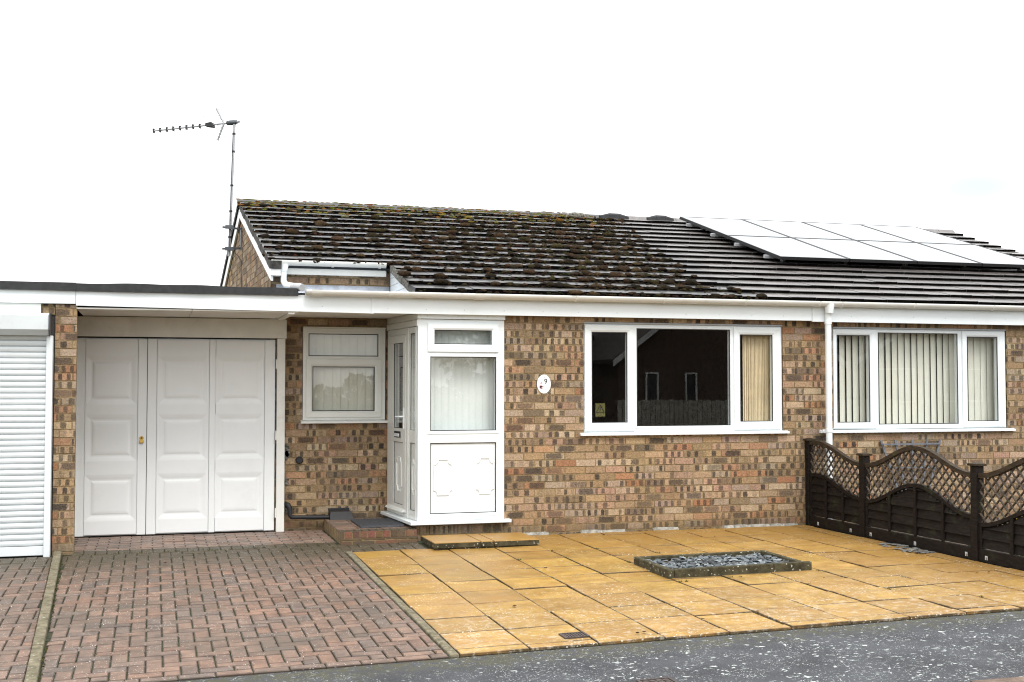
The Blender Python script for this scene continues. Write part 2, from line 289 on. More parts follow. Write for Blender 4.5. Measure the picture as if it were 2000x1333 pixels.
# ------------------------------------------------------------------ mesh builder and scene-tree helpers
ORG = {}
class MB:
    def __init__(s): s.v = []; s.f = []; s.c = []; s.r = []; s.uv = []; s.sm = []; s.T = None
    def add(s, vs, fs, col=None, rnd=None, uv=None, sm=False):
        b = len(s.v)
        if s.T is not None: vs = [s.T(*p) for p in vs]
        s.v += [tuple(p) for p in vs]
        for i, f in enumerate(fs):
            s.f.append(tuple(b + k for k in f)); s.c.append(col or (.5, .5, .5)); s.r.append(rnd or (0, 0, 0))
            s.uv.append(uv[i] if uv else None); s.sm.append(sm)
    def box(s, x0, x1, y0, y1, z0, z1, col=None):
        if x0 > x1: x0, x1 = x1, x0
        if y0 > y1: y0, y1 = y1, y0
        if z0 > z1: z0, z1 = z1, z0
        s.add([(x0, y0, z0), (x1, y0, z0), (x1, y1, z0), (x0, y1, z0), (x0, y0, z1), (x1, y0, z1), (x1, y1, z1), (x0, y1, z1)],
              [(0, 3, 2, 1), (4, 5, 6, 7), (0, 1, 5, 4), (1, 2, 6, 5), (2, 3, 7, 6), (3, 0, 4, 7)], col); return s
    def hexa(s, pts, col=None, rnd=None):      # 4 bottom (ccw from above) + 4 top
        s.add(pts, [(0, 3, 2, 1), (4, 5, 6, 7), (0, 1, 5, 4), (1, 2, 6, 5), (2, 3, 7, 6), (3, 0, 4, 7)], col, rnd); return s
    def beam(s, p0, p1, w, h, up=(0, 0, 1), col=None):
        p0, p1 = Vector(p0), Vector(p1); d = (p1 - p0).normalized(); upv = Vector(up)
        a = d.cross(upv).normalized() * w / 2; b = a.cross(d).normalized() * h / 2
        s.hexa([p0 - a - b, p0 + a - b, p1 + a - b, p1 - a - b, p0 - a + b, p0 + a + b, p1 + a + b, p1 - a + b], col); return s
    def tube(s, pts, r, seg=10, caps=True, col=None):
        pts = [Vector(p) for p in pts]; n = len(pts); rs = r if isinstance(r, (list, tuple)) else [r] * n
        vs = []; ref = None
        for i, p in enumerate(pts):
            d = (pts[min(i + 1, n - 1)] - pts[max(i - 1, 0)]).normalized()
            if ref is None: ref = d.orthogonal().normalized()
            ref = (ref - d * ref.dot(d)).normalized(); b = d.cross(ref)
            for k in range(seg):
                a = 2 * math.pi * k / seg; vs.append(p + (ref * math.cos(a) + b * math.sin(a)) * rs[i])
        fs = [(i * seg + k, i * seg + (k + 1) % seg, (i + 1) * seg + (k + 1) % seg, (i + 1) * seg + k) for i in range(n - 1) for k in range(seg)]
        s.add(vs, fs, col, sm=True)
        if caps:
            s.add(vs[:seg], [tuple(range(seg))[::-1]], col); s.add(vs[-seg:], [tuple(range(seg))], col)
        return s
    def prism(s, poly, axis, a, b, col=None):   # poly in the two other axes, extruded along axis
        n = len(poly)
        def P(q, t):
            if axis == 0: return (t, q[0], q[1])
            if axis == 1: return (q[0], t, q[1])
            return (q[0], q[1], t)
        vs = [P(q, a) for q in poly] + [P(q, b) for q in poly]
        s.add(vs, [tuple(range(n)), tuple(range(2 * n - 1, n - 1, -1))] + [(i, n + i, n + (i + 1) % n, (i + 1) % n) for i in range(n)], col); return s
    def build(s, name, mat, parent=None, bevel=0, kind=None, seg=2):
        org = ORG.get(parent, Vector((0, 0, 0))) if parent else Vector((0, 0, 0))
        me = bpy.data.meshes.new(name)
        V = np.array(s.v, dtype=float) - np.array(org)
        me.from_pydata(V.tolist(), [], s.f)
        me.materials.append(M[mat] if isinstance(mat, str) else mat)
        me.polygons.foreach_set('use_smooth', s.sm)
        cnt = [len(f) for f in s.f]
        if mat in ('brick', 'tile', 'moss', 'paver', 'slab', 'slate'):
            a = me.attributes.new('col', 'FLOAT_COLOR', 'CORNER')
            a.data.foreach_set('color', np.repeat(np.c_[np.array(s.c), np.ones(len(s.c))], cnt, 0).astype(np.float32).ravel())
        if mat == 'brick':
            a = me.attributes.new('rnd', 'FLOAT_COLOR', 'CORNER')
            a.data.foreach_set('color', np.repeat(np.c_[np.array(s.r), np.ones(len(s.r))], cnt, 0).astype(np.float32).ravel())
            u = me.uv_layers.new(name='uv'); arr = []
            for f, q in zip(s.f, s.uv): arr += q if q else [(0, 0)] * len(f)
            u.data.foreach_set('uv', np.array(arr, dtype=np.float32).ravel())
        if not bevel or True:
            bm = bmesh.new(); bm.from_mesh(me); bmesh.ops.recalc_face_normals(bm, faces=bm.faces) if mat not in ('glass',) else None
            bm.to_mesh(me); bm.free()
        o = bpy.data.objects.new(name, me); COL.objects.link(o)
        if parent: o.parent = parent; ORG[o] = org
        else: ORG[o] = org
        if bevel:
            m = o.modifiers.new('bevel', 'BEVEL'); m.width = bevel; m.segments = seg; m.limit_method = 'ANGLE'; m.angle_limit = R(40)
        if kind: o['kind'] = kind
        return o
def build_each(mb, name, mat, parent=None, bevel=0):
    """every connected piece of mb becomes an object of its own"""
    p = list(range(len(mb.v)))
    def find(a):
        while p[a] != a: p[a] = p[p[a]]; a = p[a]
        return a
    # tubes share no vertices with their caps: join vertices at the same place first
    at = {}
    for i, v in enumerate(mb.v):
        k = tuple(round(float(c), 5) for c in v)
        if k in at: p[find(i)] = find(at[k])
        else: at[k] = i
    for f in mb.f:
        for k in f[1:]: p[find(k)] = find(f[0])
    parts = {}
    for i, f in enumerate(mb.f): parts.setdefault(find(f[0]), []).append(i)
    res = []
    for fs in parts.values():
        q = MB(); mp = {}
        for i in fs:
            for k in mb.f[i]:
                if k not in mp: mp[k] = len(q.v); q.v.append(mb.v[k])
            q.f.append(tuple(mp[k] for k in mb.f[i])); q.c.append(mb.c[i]); q.r.append(mb.r[i]); q.uv.append(mb.uv[i]); q.sm.append(mb.sm[i])
        res.append(q.build(name, mat, parent, bevel))
    return res
def thing(name, label, cat, loc=(0, 0, 0), group=None):
    o = bpy.data.objects.new(name, None); o.empty_display_size = .2; COL.objects.link(o); o.location = loc
    ORG[o] = Vector(loc); o['label'] = label; o['category'] = cat
    if group: o['group'] = group
    return o
def tag(o, label, cat, group=None, kind=None):
    o['label'] = label; o['category'] = cat
    if group: o['group'] = group
    if kind: o['kind'] = kind
    return o
def gz(x, y):
    return .0192 * min(0, max(y, -5.2)) * max(0, 3.36 - x) / 5.2
def cut(rects, hole):
    hx0, hx1, hz0, hz1 = hole; o = []
    for (a, b, c, d) in rects:
        if hx1 <= a or hx0 >= b or hz1 <= c or hz0 >= d: o.append((a, b, c, d)); continue
        if hz0 > c: o.append((a, b, c, hz0))
        if hz1 < d: o.append((a, b, hz1, d))
        m0, m1 = max(c, hz0), min(d, hz1)
        if hx0 > a: o.append((a, hx0, m0, m1))
        if hx1 < b: o.append((hx1, b, m0, m1))
    return o

# ------------------------------------------------------------------ brickwork
PAL = [((.365, .26, .165), 7), ((.33, .225, .13), 5), ((.42, .32, .22), 4), ((.36, .215, .13), 2.2), ((.34, .18, .10), 1.0), ((.26, .185, .115), 2.6), ((.18, .13, .09), 1.0), ((.33, .25, .185), 4), ((.36, .24, .165), 2.2)]
PW = [w for _, w in PAL]
def brick_color():
    c = random.choices(PAL, PW)[0][0]; j = random.uniform(.80, 1.08)
    return tuple(x * j * random.uniform(.96, 1.04) for x in c)
def brick_rnd():
    t = random.random()
    if t < .20: return (.25, random.uniform(-.12, .12), random.uniform(.6, .95))          # one long dark centre
    if t < .82: return (random.choice((.5, .5, .62, .75, .75)), random.random(), random.uniform(.65, 1))
    return (.25, .0, 0.0)
def brickwork(O, U, N, w, h, holes=(), top=None, z0=0., course=.075, blen=.225, gap=.012, thick=.11, headers=False, phase=0.):
    """bricks (MB) and mortar bed (MB) of a wall plane: O bottom-left seen from outside, U along, N outward"""
    O, U, N = Vector(O), Vector(U).normalized(), Vector(N).normalized(); Zv = Vector((0, 0, 1))
    B, Mo = MB(), MB()
    P = lambda u, z, d: O + U * u + Zv * z + N * d
    nrow = int(h / course) + 1
    for r in range(nrow):
        a0 = r * course; off = (0 if r % 2 else blen / 2) + phase + random.uniform(-.006, .006)
        k = -1
        while True:
            u0 = k * blen + off - blen; k += 1
            if u0 > w: break
            u1 = u0 + blen - gap; c, d = a0 + gap / 2, a0 + course - gap / 2
            q = [(max(u0, 0), min(u1, w), c, min(d, h))]
            if q[0][1] - q[0][0] < .012 or q[0][3] - q[0][2] < .012: continue
            if top and d > min(top(q[0][0]), top(q[0][1])): 
                continue
            for hl in holes: q = cut(q, hl)
            col, rn = brick_color(), brick_rnd(); pr = .004 + random.uniform(-.0015, .0025)
            for (x0, x1, y0, y1) in q:
                if x1 - x0 < .01 or y1 - y0 < .01: continue
                j = [random.uniform(-.0015, .0015) for _ in range(4)]
                vs = [P(x0, y0 + j[0], pr), P(x1, y0 + j[1], pr), P(x1, y1 + j[2], pr), P(x0, y1 + j[3], pr), P(x0, y0, -.01), P(x1, y0, -.01), P(x1, y1, -.01), P(x0, y1, -.01)]
                ua, ub = (x0 - u0) / blen, (x1 - u0) / blen; va, vb = (y0 - a0) / course, (y1 - a0) / course
                fuv = [(ua, va), (ub, va), (ub, vb), (ua, vb)]
                B.add(vs, [(0, 1, 2, 3), (4, 5, 1, 0), (5, 6, 2, 1), (6, 7, 3, 2), (7, 4, 0, 3)], col, rn,
                      [fuv, [fuv[0], fuv[1], fuv[1], fuv[0]], [fuv[1], fuv[2], fuv[2], fuv[1]], [fuv[2], fuv[3], fuv[3], fuv[2]], [fuv[3], fuv[0], fuv[0], fuv[3]]])
    if top is None:
        q = [(0, w, 0, h)]
        for hl in holes: q = cut(q, hl)
        for (x0, x1, y0, y1) in q:
            Mo.hexa([P(x0, y0, 0), P(x1, y0, 0), P(x1, y0, -thick), P(x0, y0, -thick), P(x0, y1, 0), P(x1, y1, 0), P(x1, y1, -thick), P(x0, y1, -thick)])
    else:
        ns = 24
        for i in range(ns):
            x0, x1 = w * i / ns, w * (i + 1) / ns
            Mo.hexa([P(x0, 0, 0), P(x1, 0, 0), P(x1, 0, -thick), P(x0, 0, -thick), P(x0, top(x0), 0), P(x1, top(x1), 0), P(x1, top(x1), -thick), P(x0, top(x0), -thick)])
    return B, Mo

# ================================================================== GROUND
g_ = MB(); g_.box(-150, 150, -150, 150, -.5, -.22); g_.build('ground', 'grassy', kind='structure')
def sheet(name, mat, x0, x1, y0, y1, nx, ny, dz, kind='structure', thick=.1):
    b = MB(); vs = []; fs = []
    for j in range(ny + 1):
        for i in range(nx + 1):
            x = x0 + (x1 - x0) * i / nx; y = y0 + (y1 - y0) * j / ny; vs.append((x, y, gz(x, y) + dz))
    for j in range(ny):
        for i in range(nx):
            a = j * (nx + 1) + i; fs.append((a, a + 1, a + nx + 2, a + nx + 1))
    b.add(vs, fs, sm=True); return b.build(name, mat, kind=kind)
sheet('pavement', 'asphalt', -14, 16, -6.38, -4.838, 60, 8, -.014)
rd = MB(); rd.box(-60, 60, -13.6, -6.52, -.215, -.19); rd.build('road', 'asphalt', kind='structure')
rd = MB(); rd.box(-60, 60, -15.4, -13.75, -.215, -.12); rd.build('far_pavement', 'asphalt', kind='structure')
# kerb of the road (red-brown kerb units at the bottom right corner of the view)
kb = MB(); x = -14.
while x < 16:
    z = gz(x + .45, -5.2); kb.hexa([(x, -6.52, -.3), (x + .905, -6.52, -.3), (x + .905, -6.39, -.3), (x, -6.39, -.3), (x, -6.505, z - .012), (x + .905, -6.505, z - .012), (x + .905, -6.39, z - .012), (x, -6.39, z - .012)]); x += .915
kb.build('kerb', 'roadkerb', kind='structure', bevel=.012)
kb = MB(); x = -14.
while x < 16:
    kb.box(x, x + .905, -13.74, -13.61, -.3, -.1); x += .915
kb.build('far_kerb', 'kerbstone', kind='structure', bevel=.012)
# driveways: herringbone blocks, each block real
def paver_col():
    c = random.choice([(.185, .120, .088), (.195, .124, .090), (.165, .112, .086), (.21, .136, .100), (.150, .112, .092), (.172, .120, .094), (.20, .120, .084)])
    j = random.uniform(.84, 1.12); return tuple(v * j for v in c)
def block(b, x0, x1, y0, y1, col, lift=0., tilt=.0022, ch=.006, dep=.03, rim=None):
    if x1 - x0 < .02 or y1 - y0 < .02: return
    dz = random.uniform(-.0015, .0015) + lift; t = [random.uniform(-tilt, tilt) for _ in range(4)]
    xs = [(x0, y0), (x1, y0), (x1, y1), (x0, y1)]; ii = [(x0 + ch, y0 + ch), (x1 - ch, y0 + ch), (x1 - ch, y1 - ch), (x0 + ch, y1 - ch)]
    vs = [(p[0], p[1], gz(*p) + dz - dep) for p in xs] + [(p[0], p[1], gz(*p) + dz - ch * .8 + t[i]) for i, p in enumerate(xs)] + [(p[0], p[1], gz(*p) + dz + t[i]) for i, p in enumerate(ii)]
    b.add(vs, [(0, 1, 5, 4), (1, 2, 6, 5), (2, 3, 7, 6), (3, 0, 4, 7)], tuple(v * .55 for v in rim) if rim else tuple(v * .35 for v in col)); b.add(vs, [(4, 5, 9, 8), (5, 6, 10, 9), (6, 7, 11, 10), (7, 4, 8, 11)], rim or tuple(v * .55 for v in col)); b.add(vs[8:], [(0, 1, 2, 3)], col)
def kerb_x(y): return -4.44 + (.18 / 4.5) * (-.14 - y)
def herring(b, X0, X1, Y0, Y1, a=.1, gap=.007, left=None, right=None):
    for i in range(int((X1 - X0) / a) + 3):
        for j in range(-1, int((Y1 - Y0) / a) + 2):
            d = (i - j) % 4
            if d == 0: q = (i, i + 2, j, j + 1)
            elif d == 3: q = (i, i + 1, j, j + 2)
            else: continue
            x0, x1, y0, y1 = X0 + (q[0] - 1) * a, X0 + (q[1] - 1) * a - gap, Y0 + q[2] * a, Y0 + q[3] * a - gap
            y0, y1 = max(y0, Y0), min(y1, Y1); ym = (y0 + y1) / 2
            lo = left(ym) if left else X0; hi = right(ym) if right else X1
            block(b, max(x0, lo), min(x1, hi), y0, y1, paver_col())
pv = MB()
herring(pv, -4.44, -1.885, -4.75, -.22, left=lambda y: kerb_x(y) + .045)
# course of stretchers along the pavement edge
x = -4.3
while x < -1.9:
    block(pv, max(x, kerb_x(-4.8) + .045), min(x + .204, -1.885), -4.835, -4.757, paver_col()); x += .21
# header course and apron up to the garage door
x = -4.32
while x < -1.9:
    block(pv, x, min(x + .097, -1.885), -.212, -.012, paver_col()); x += .103
# blocks between the drive and the brick step
herring(pv, -1.885, -1.08, -.64, -.165)
x = -1.88
while x < -1.1:
    block(pv, x, min(x + .19, -1.08), -.672, -.645, paver_col()); x += .198
r = 0
for y in np.arange(-.005, 1.1, .106):
    x = -4.43 + (.1 if r % 2 else 0); r += 1
    while x < -1.86:
        c = paver_col(); block(pv, x, min(x + .2, -1.86), y, min(y + .1, 1.1), tuple(min(1, v * 1.25 + .03) for v in c)); x += .206
pv.build('driveway', 'paver', kind='structure')
pv = MB(); herring(pv, -6.6, -4.30, -4.83, -.21, right=lambda y: kerb_x(y) - .04)
pv.build('neighbour_driveway', 'paver', kind='structure')
bed = MB(); 
def bedsheet(x0, x1, y0, y1):
    n = 12; vs = []; fs = []
    for j in range(n + 1):
        for i in range(n + 1):
            X, Y = x0 + (x1 - x0) * i / n, y0 + (y1 - y0) * j / n; vs.append((X, Y, gz(X, Y) - .010))
    for j in range(n):
        for i in range(n): a = j * (n + 1) + i; fs.append((a, a + 1, a + n + 2, a + n + 1))
    bed.add(vs, fs)
bedsheet(-7, 3.4, -4.836, 1.12)
bed.build('joint_bed', 'joint', kind='structure')
# yellow slab patio
def slab_col():
    j = random.uniform(.80, 1.1); return (.39 * j, .235 * j * random.uniform(.97, 1.03), .056 * j * random.uniform(.85, 1.2))
pt = MB(); CW = .4515
for k in range(12):
    x0 = -1.812 + k * CW; x1 = min(x0 + CW - .010, 3.32)
    if x1 - x0 < .05: continue
    jog = random.uniform(-.025, .025) if k else 0
    ys = [-.677 + jog - .4495 * i for i in range(10)]
    if x0 > -.05: ys = [-.015, -.227 + jog] + ys
    else: ys = [-.677] + ys[1:]
    ys = [y for y in ys if y > -4.80] + [-4.838]
    if ys[-2] - ys[-1] < .06: ys.pop(-2)
    for a, b in zip(ys[:-1], ys[1:]):
        xx1 = x1 + random.uniform(-.004, .002)
        if -4.72 < (a + b) / 2 < -4.4 and random.random() < .0: continue
        block(pt, x0 + random.uniform(-.002, .003), xx1, b + random.uniform(.006, .013), a, slab_col(), lift=.006 + random.uniform(-.002, .003), tilt=.004, ch=.004, dep=.045, rim=(.14, .095, .045))
pt.build('patio', 'slab', kind='structure')
gs = MB(); gs.box(3.42, 16, -4.83, -.02, -.2, .0); gs.build('garden_ground', 'soil', kind='structure')

# edging strips -----------------------------------------------------
ed = MB(); y = -.675
while y > -4.8:
    y2 = max(y - .915, -4.84); zz = lambda yy, h: gz(-1.85, yy) + h; h = .010 + random.uniform(-.003, .004); e = random.uniform(-.004, .004)
    ed.hexa([(-1.878 + e, y2 + .006, zz(y2, -.1)), (-1.822 + e, y2 + .006, zz(y2, -.1)), (-1.822 + e, y, zz(y, -.1)), (-1.878 + e, y, zz(y, -.1)), (-1.878 + e, y2 + .006, zz(y2, h)), (-1.822 + e, y2 + .006, zz(y2, h)), (-1.822 + e, y, zz(y, h)), (-1.878 + e, y, zz(y, h))]); y = y2
ek = thing('concrete_edging', 'low concrete edging strip between the red brick drive and the yellow slabs', 'edging', (-1.85, -2.7, 0)); build_each(ed, 'edging_unit', 'kerbstone', ek, .008)
ed = MB(); y = -.14
while y > -4.8:
    y2 = max(y - .93, -4.84); a, b = kerb_x(y), kerb_x(y2); h = .032 + random.uniform(-.006, .006); z1, z2 = gz(a, y), gz(b, y2); w = .034
    ed.hexa([(b - w, y2 + .008, z2 - .1), (b + w, y2 + .008, z2 - .1), (a + w, y, z1 - .1), (a - w, y, z1 - .1), (b - w, y2 + .008, z2 + h), (b + w, y2 + .008, z2 + h), (a + w, y, z1 + h), (a - w, y, z1 + h)]); y = y2
ek = thing('concrete_kerb', 'long mossy concrete kerb between the two brick driveways, at the left of the photo', 'kerb', (-4.35, -2.5, 0)); build_each(ed, 'kerb_unit', 'kerbstone', ek, .010)

# ================================================================== BUNGALOW PAIR
PITCH = R(18.1); SL = math.tan(PITCH); RY, RZ = 4.44, 3.985
ROOF0 = (-.205, RZ - SL * (RY + .205))
def shx(x, y): return x - .03 * max(y, -.3)
bung = thing('semi_detached_bungalow', 'long low brick bungalow pair under one tiled roof with white fascia, gutters and windows', 'bungalow', (0, 0, 0))
W1 = (.735, 3.075, 1.048, 2.225); W2 = (3.70, 6.02, 1.048, 2.215)
OX = -.148
B, Mo = brickwork((OX, 0, -.05), (1, 0, 0), (0, -1, 0), 8.75, 2.36, [(a - OX, b - OX, c + .05, d + .05) for a, b, c, d in (W1, W2)])
fw_ = B.build('wall', 'brick', bung); Mo.build('mortar', 'mortar', fw_)
W3 = (-2.075, -1.16, 1.17, 2.185)
B, Mo = brickwork((-2.42, 1.15, -.05), (1, 0, 0), (0, -1, 0), 2.27, 2.86, [(W3[0] + 2.42, W3[1] + 2.42, W3[2] + .05, W3[3] + .05), (1.36, 2.2, .1, 2.15)], phase=.06)
rw_ = B.build('wall', 'brick', bung); Mo.build('mortar', 'mortar', rw_)
# gable wall on the left; top follows both slopes
def gtop(u):
    y = 9.0 - u; zr = RZ - SL * abs(y - RY); return zr - .10
Og = Vector((shx(-2.37, 9.0), 9.0, 0)); Ug = Vector((shx(-2.37, 1.16) - Og.x, 1.16 - 9.0, 0)); Ng = Vector((-1, -.03, 0))
B, Mo = brickwork(Og, Ug, Ng, Ug.length, 4.1, top=gtop, thick=.1)
gw_ = B.build('gable_wall', 'brick', bung); Mo.build('mortar', 'mortar', gw_)
# return wall beside the porch, far gable, back wall, dark rooms
sh = MB()
sh.box(-.148, -.05, .115, 1.14, -.05, 2.4)
sh.build('return_wall', 'mortar', bung)
sh = MB(); sh.prism([(0.12, -.05), (9.0, -.05), (9.0, 2.4), (RY, 3.9), (0.12, 2.5)], 0, 8.45, 8.56); sh.box(-2.5, 8.4, 8.9, 9.0, -.05, 2.45)
build_each(sh, 'rear_wall', 'mortar', bung)
sh = MB(); sh.box(-.04, 8.44, 3.6, 3.66, -.04, 2.5); sh.box(3.36, 3.42, .12, 3.59, -.04, 2.5); sh.box(.0, .04, 1.2, 3.59, -.04, 2.5); sh.box(-2.3, 8.44, 1.27 if 0 else .12, 8.8, -.06, -.045); sh.box(.0, 8.44, .12, 3.6, 2.52, 2.54)
sh.box(-2.3, -.06, 2.9, 2.96, -.04, 2.5); sh.box(-2.3, -.06, 1.28, 2.9, 2.52, 2.54)
build_each(sh, 'interior_wall', 'room', bung)

# roof tiles
def roof_pt(x, s, n):            # s metres up the slope from the front eave, n metres off the slope plane
    y = ROOF0[0] + s * math.cos(PITCH) - n * math.sin(PITCH); z = ROOF0[1] + s * math.sin(PITCH) + n * math.cos(PITCH)
    return (shx(x, y), y, z)
SLEN = (RY + .205) / math.cos(PITCH); GAUGE = SLEN / 16.0
S_UP = (.93 + .205) / math.cos(PITCH)        # eave of the set-back part
def tile_col(x, s):
    j = random.uniform(.75, 1.15)
    if x > 2.6: return (.125 * j, .113 * j, .108 * j)
    return (.020 * j, .018 * j, .019 * j)
tl = MB(); TW = .30
for i in range(16):
    s0 = i * GAUGE; s1 = s0 + GAUGE + .05
    front = s0 < S_UP - .1
    xs = -1.13 if front else -2.42
    x = xs - (TW / 2 if i % 2 else 0)
    while x < 8.66:
        a, b = max(x, xs), min(x + TW - .003, 8.69); x += TW
        if b - a < .02: continue
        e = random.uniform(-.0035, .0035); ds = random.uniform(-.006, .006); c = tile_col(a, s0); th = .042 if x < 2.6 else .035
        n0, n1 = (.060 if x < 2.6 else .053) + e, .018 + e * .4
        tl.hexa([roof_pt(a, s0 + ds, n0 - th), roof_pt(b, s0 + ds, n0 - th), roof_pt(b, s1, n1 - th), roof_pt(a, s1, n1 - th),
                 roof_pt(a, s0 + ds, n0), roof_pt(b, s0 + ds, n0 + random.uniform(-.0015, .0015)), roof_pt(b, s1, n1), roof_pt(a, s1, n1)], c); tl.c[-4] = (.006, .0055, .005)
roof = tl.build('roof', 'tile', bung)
# underlay so nothing shows between tiles, and the rear slope
ul = MB()
def slab_roof(xa, xb, s0, s1, n0, n1): ul.hexa([roof_pt(xa, s0, n0), roof_pt(xb, s0, n0), roof_pt(xb, s1, n0), roof_pt(xa, s1, n0), roof_pt(xa, s0, n1), roof_pt(xb, s0, n1), roof_pt(xb, s1, n1), roof_pt(xa, s1, n1)])
slab_roof(-1.10, 8.62, .12, SLEN, -.06, -.035); slab_roof(-2.36, -1.10, S_UP + .08, SLEN, -.06, -.035)
def rear(x, y, dz): return (shx(x, y), y, RZ - SL * (y - RY) + dz)
ul.hexa([rear(-2.42, RY, -.02), rear(8.69, RY, -.02), rear(8.69, 9.3, -.02), rear(-2.42, 9.3, -.02), rear(-2.42, RY, .04), rear(8.69, RY, .04), rear(8.69, 9.3, .04), rear(-2.42, 9.3, .04)])
ul.build('roof_underlay', 'felt', roof)
# ridge tiles
rg = MB(); x = -2.44; k = 0
while x < 8.62:
    x1 = min(x + .452, 8.70); prof = [(-.125, -.055), (-.118, -.018), (-.07, .028), (0, .045), (.07, .028), (.118, -.018), (.125, -.055)]
    dz = random.uniform(-.004, .004); vs = []
    for X in (x, x1 - .006):
        for (py, pz) in prof: vs.append((shx(X, RY), RY + py, RZ + .015 + pz + dz))
    rg.add(vs, [(i, i + 1, 8 + i, 7 + i) for i in range(6)] + [tuple(range(7)), tuple(range(13, 6, -1))], tile_col(x, 9)); x = x1
rg.build('ridge_tiles', 'tile', roof)
for (xa, xb, hh, mt) in ((2.15, 2.50, .012, 'verge'), (2.68, 3.12, .022, 'felt'), (3.42, 3.83, .022, 'felt')):
    v = MB(); prof = [(-.15, -.07), (-.145, .015), (-.12, .042), (0, .050), (.12, .042), (.145, .015), (.15, -.07)]
    n = 3
    for q in range(n):
        t0, t1 = q / n, (q + 1) / n
        e = lambda t: (1 - abs(2 * t - 1) ** 4) * .6 + .4
        vs = []
        for t in (t0, t1 - .006):
            X = xa + (xb - xa) * t
            for (py, pz) in prof: vs.append((shx(X, RY), RY + py * 1.05, RZ + .006 + (pz + hh * (pz > -.05)) * (e(t) if pz > 0 else 1)))
        v.add(vs, [(i, i + 1, 8 + i, 7 + i) for i in range(6)] + [tuple(range(7)), tuple(range(13, 6, -1))])
    v.build('ridge_vent', mt, roof)
# mortar verges
vg = MB()
def verge(xa, xb, s0, s1, n0=-.05, n1=.03):
    n = int((s1 - s0) / GAUGE) + 1
    for q in range(n):
        a, b = s0 + (s1 - s0) * q / n, s0 + (s1 - s0) * (q + 1) / n; e = random.uniform(-.006, .006)
        vg.hexa([roof_pt(xa + e, a, n0), roof_pt(xb, a, n0), roof_pt(xb, b, n0), roof_pt(xa + e, b, n0), roof_pt(xa + e, a, n1 + .008), roof_pt(xb, a, n1 + .008), roof_pt(xb, b, n1 - .008), roof_pt(xa + e, b, n1 - .008)])
for q3 in ((-2.425, -2.30, S_UP - .02, SLEN), (-1.135, -1.02, .02, S_UP - .02), (8.58, 8.695, .0, SLEN)): vg = MB(); verge(*q3); vg.build('verge', 'verge' if q3[0] == -1.135 else 'verge_dark', roof)
pass
# bargeboards of the left gable
bb = MB()
def board(p, q, w, h):           # sloping board between two (x,y,z) top points, hanging h below
    (x0, y0, z0), (x1, y1, z1) = p, q
    bb.hexa([(x0, y0, z0 - h), (x0 + w, y0, z0 - h), (x1 + w, y1, z1 - h), (x1, y1, z1 - h), (x0, y0, z0), (x0 + w, y0, z0), (x1 + w, y1, z1), (x1, y1, z1)])
zt = lambda y: RZ - SL * abs(y - RY) - .045
board((shx(-2.405, .98), .98, zt(.98)), (shx(-2.405, RY - .001), RY - .001, zt(RY)), .025, .15)
board((shx(-2.405, RY + .001), RY + .001, zt(RY)), (shx(-2.405, 9.2), 9.2, zt(9.2)), .025, .15)
bb.prism([(.94, 2.715), (1.06, 2.715), (1.06, 2.86), (.94, 2.84)], 0, shx(-2.405, 1) + .002, shx(-2.405, 1) + .10)
bb.build('bargeboard', 'bargewhite', bung, bevel=.003)
bb = MB(); bb.hexa([(shx(-2.425, RY), RY, RZ - .02), (shx(-2.36, RY), RY, RZ - .02), (shx(-2.36, 9.25), 9.25, RZ - SL * (9.25 - RY) - .02), (shx(-2.425, 9.25), 9.25, RZ - SL * (9.25 - RY) - .02),
                    (shx(-2.425, RY), RY, RZ + .055), (shx(-2.36, RY), RY, RZ + .055), (shx(-2.36, 9.25), 9.25, RZ - SL * (9.25 - RY) + .055), (shx(-2.425, 9.25), 9.25, RZ - SL * (9.25 - RY) + .055)])
bb.build('rear_verge', 'felt', bung)
# fascias ------------------------------------------------------------
def screws(mb, x0, x1, y, z, step=.6):
    x = x0 + .12
    while x < x1 - .05: mb.tube([(x, y + .002, z), (x, y - .0025, z)], .0055, 8); x += step * random.uniform(.92, 1.06)
fa = MB(); fa.box(-1.537, 3.376, -.120, -.100, 2.268, 2.432); fa.box(-1.55, -1.525, -.1225, -.0995, 2.262, 2.436)
f1 = fa.build('fascia_board', 'upvc', bung, bevel=.002); sc = MB(); screws(sc, -1.5, 3.37, -.12, 2.315, .42); build_each(sc, 'screw_cap', 'galv', f1)
fa = MB(); fa.box(3.380, 8.72, -.126, -.104, 2.258, 2.432)
f2 = fa.build('fascia_board', 'upvc', bung, bevel=.002); sc = MB(); screws(sc, 3.75, 8.7, -.126, 2.325, .42); build_each(sc, 'screw_cap', 'galv', f2)
fa = MB(); fa.box(-2.40, -1.185, 1.035, 1.052, 2.740, 2.875); fa.build('fascia_board', 'upvc_cream', bung, bevel=.002)
so_ = MB(); so_.box(-1.13, 8.70, -.098, -.006, 2.285, 2.300); so_.box(-2.38, -1.19, 1.054, 1.144, 2.748, 2.758)
build_each(so_, 'soffit', 'upvc_cream', bung)
# low flat roof over the recess, with lead at the foot of the upper wall
fr = MB(); fr.box(-2.262, -1.128, -.098, 1.135, 2.36, 2.455); fr.build('flat_roof', 'felt', bung)
fr = MB(); fr.hexa([(-2.36, 1.05, 2.460), (-1.13, 1.05, 2.460), (-1.13, 1.144, 2.46), (-2.36, 1.144, 2.46), (-2.36, 1.05, 2.468), (-1.13, 1.05, 2.468), (-1.13, 1.144, 2.64), (-2.36, 1.144, 2.64)])
fr.box(-2.40, -1.13, .35, 1.048, 2.458, 2.466)
fr.build('lead_flashing', 'lead', bung)
so2 = MB(); so2.box(-2.262, -1.06, -.098, 1.14, 2.288, 2.30); so2.build('porch_soffit', 'soffit', bung)
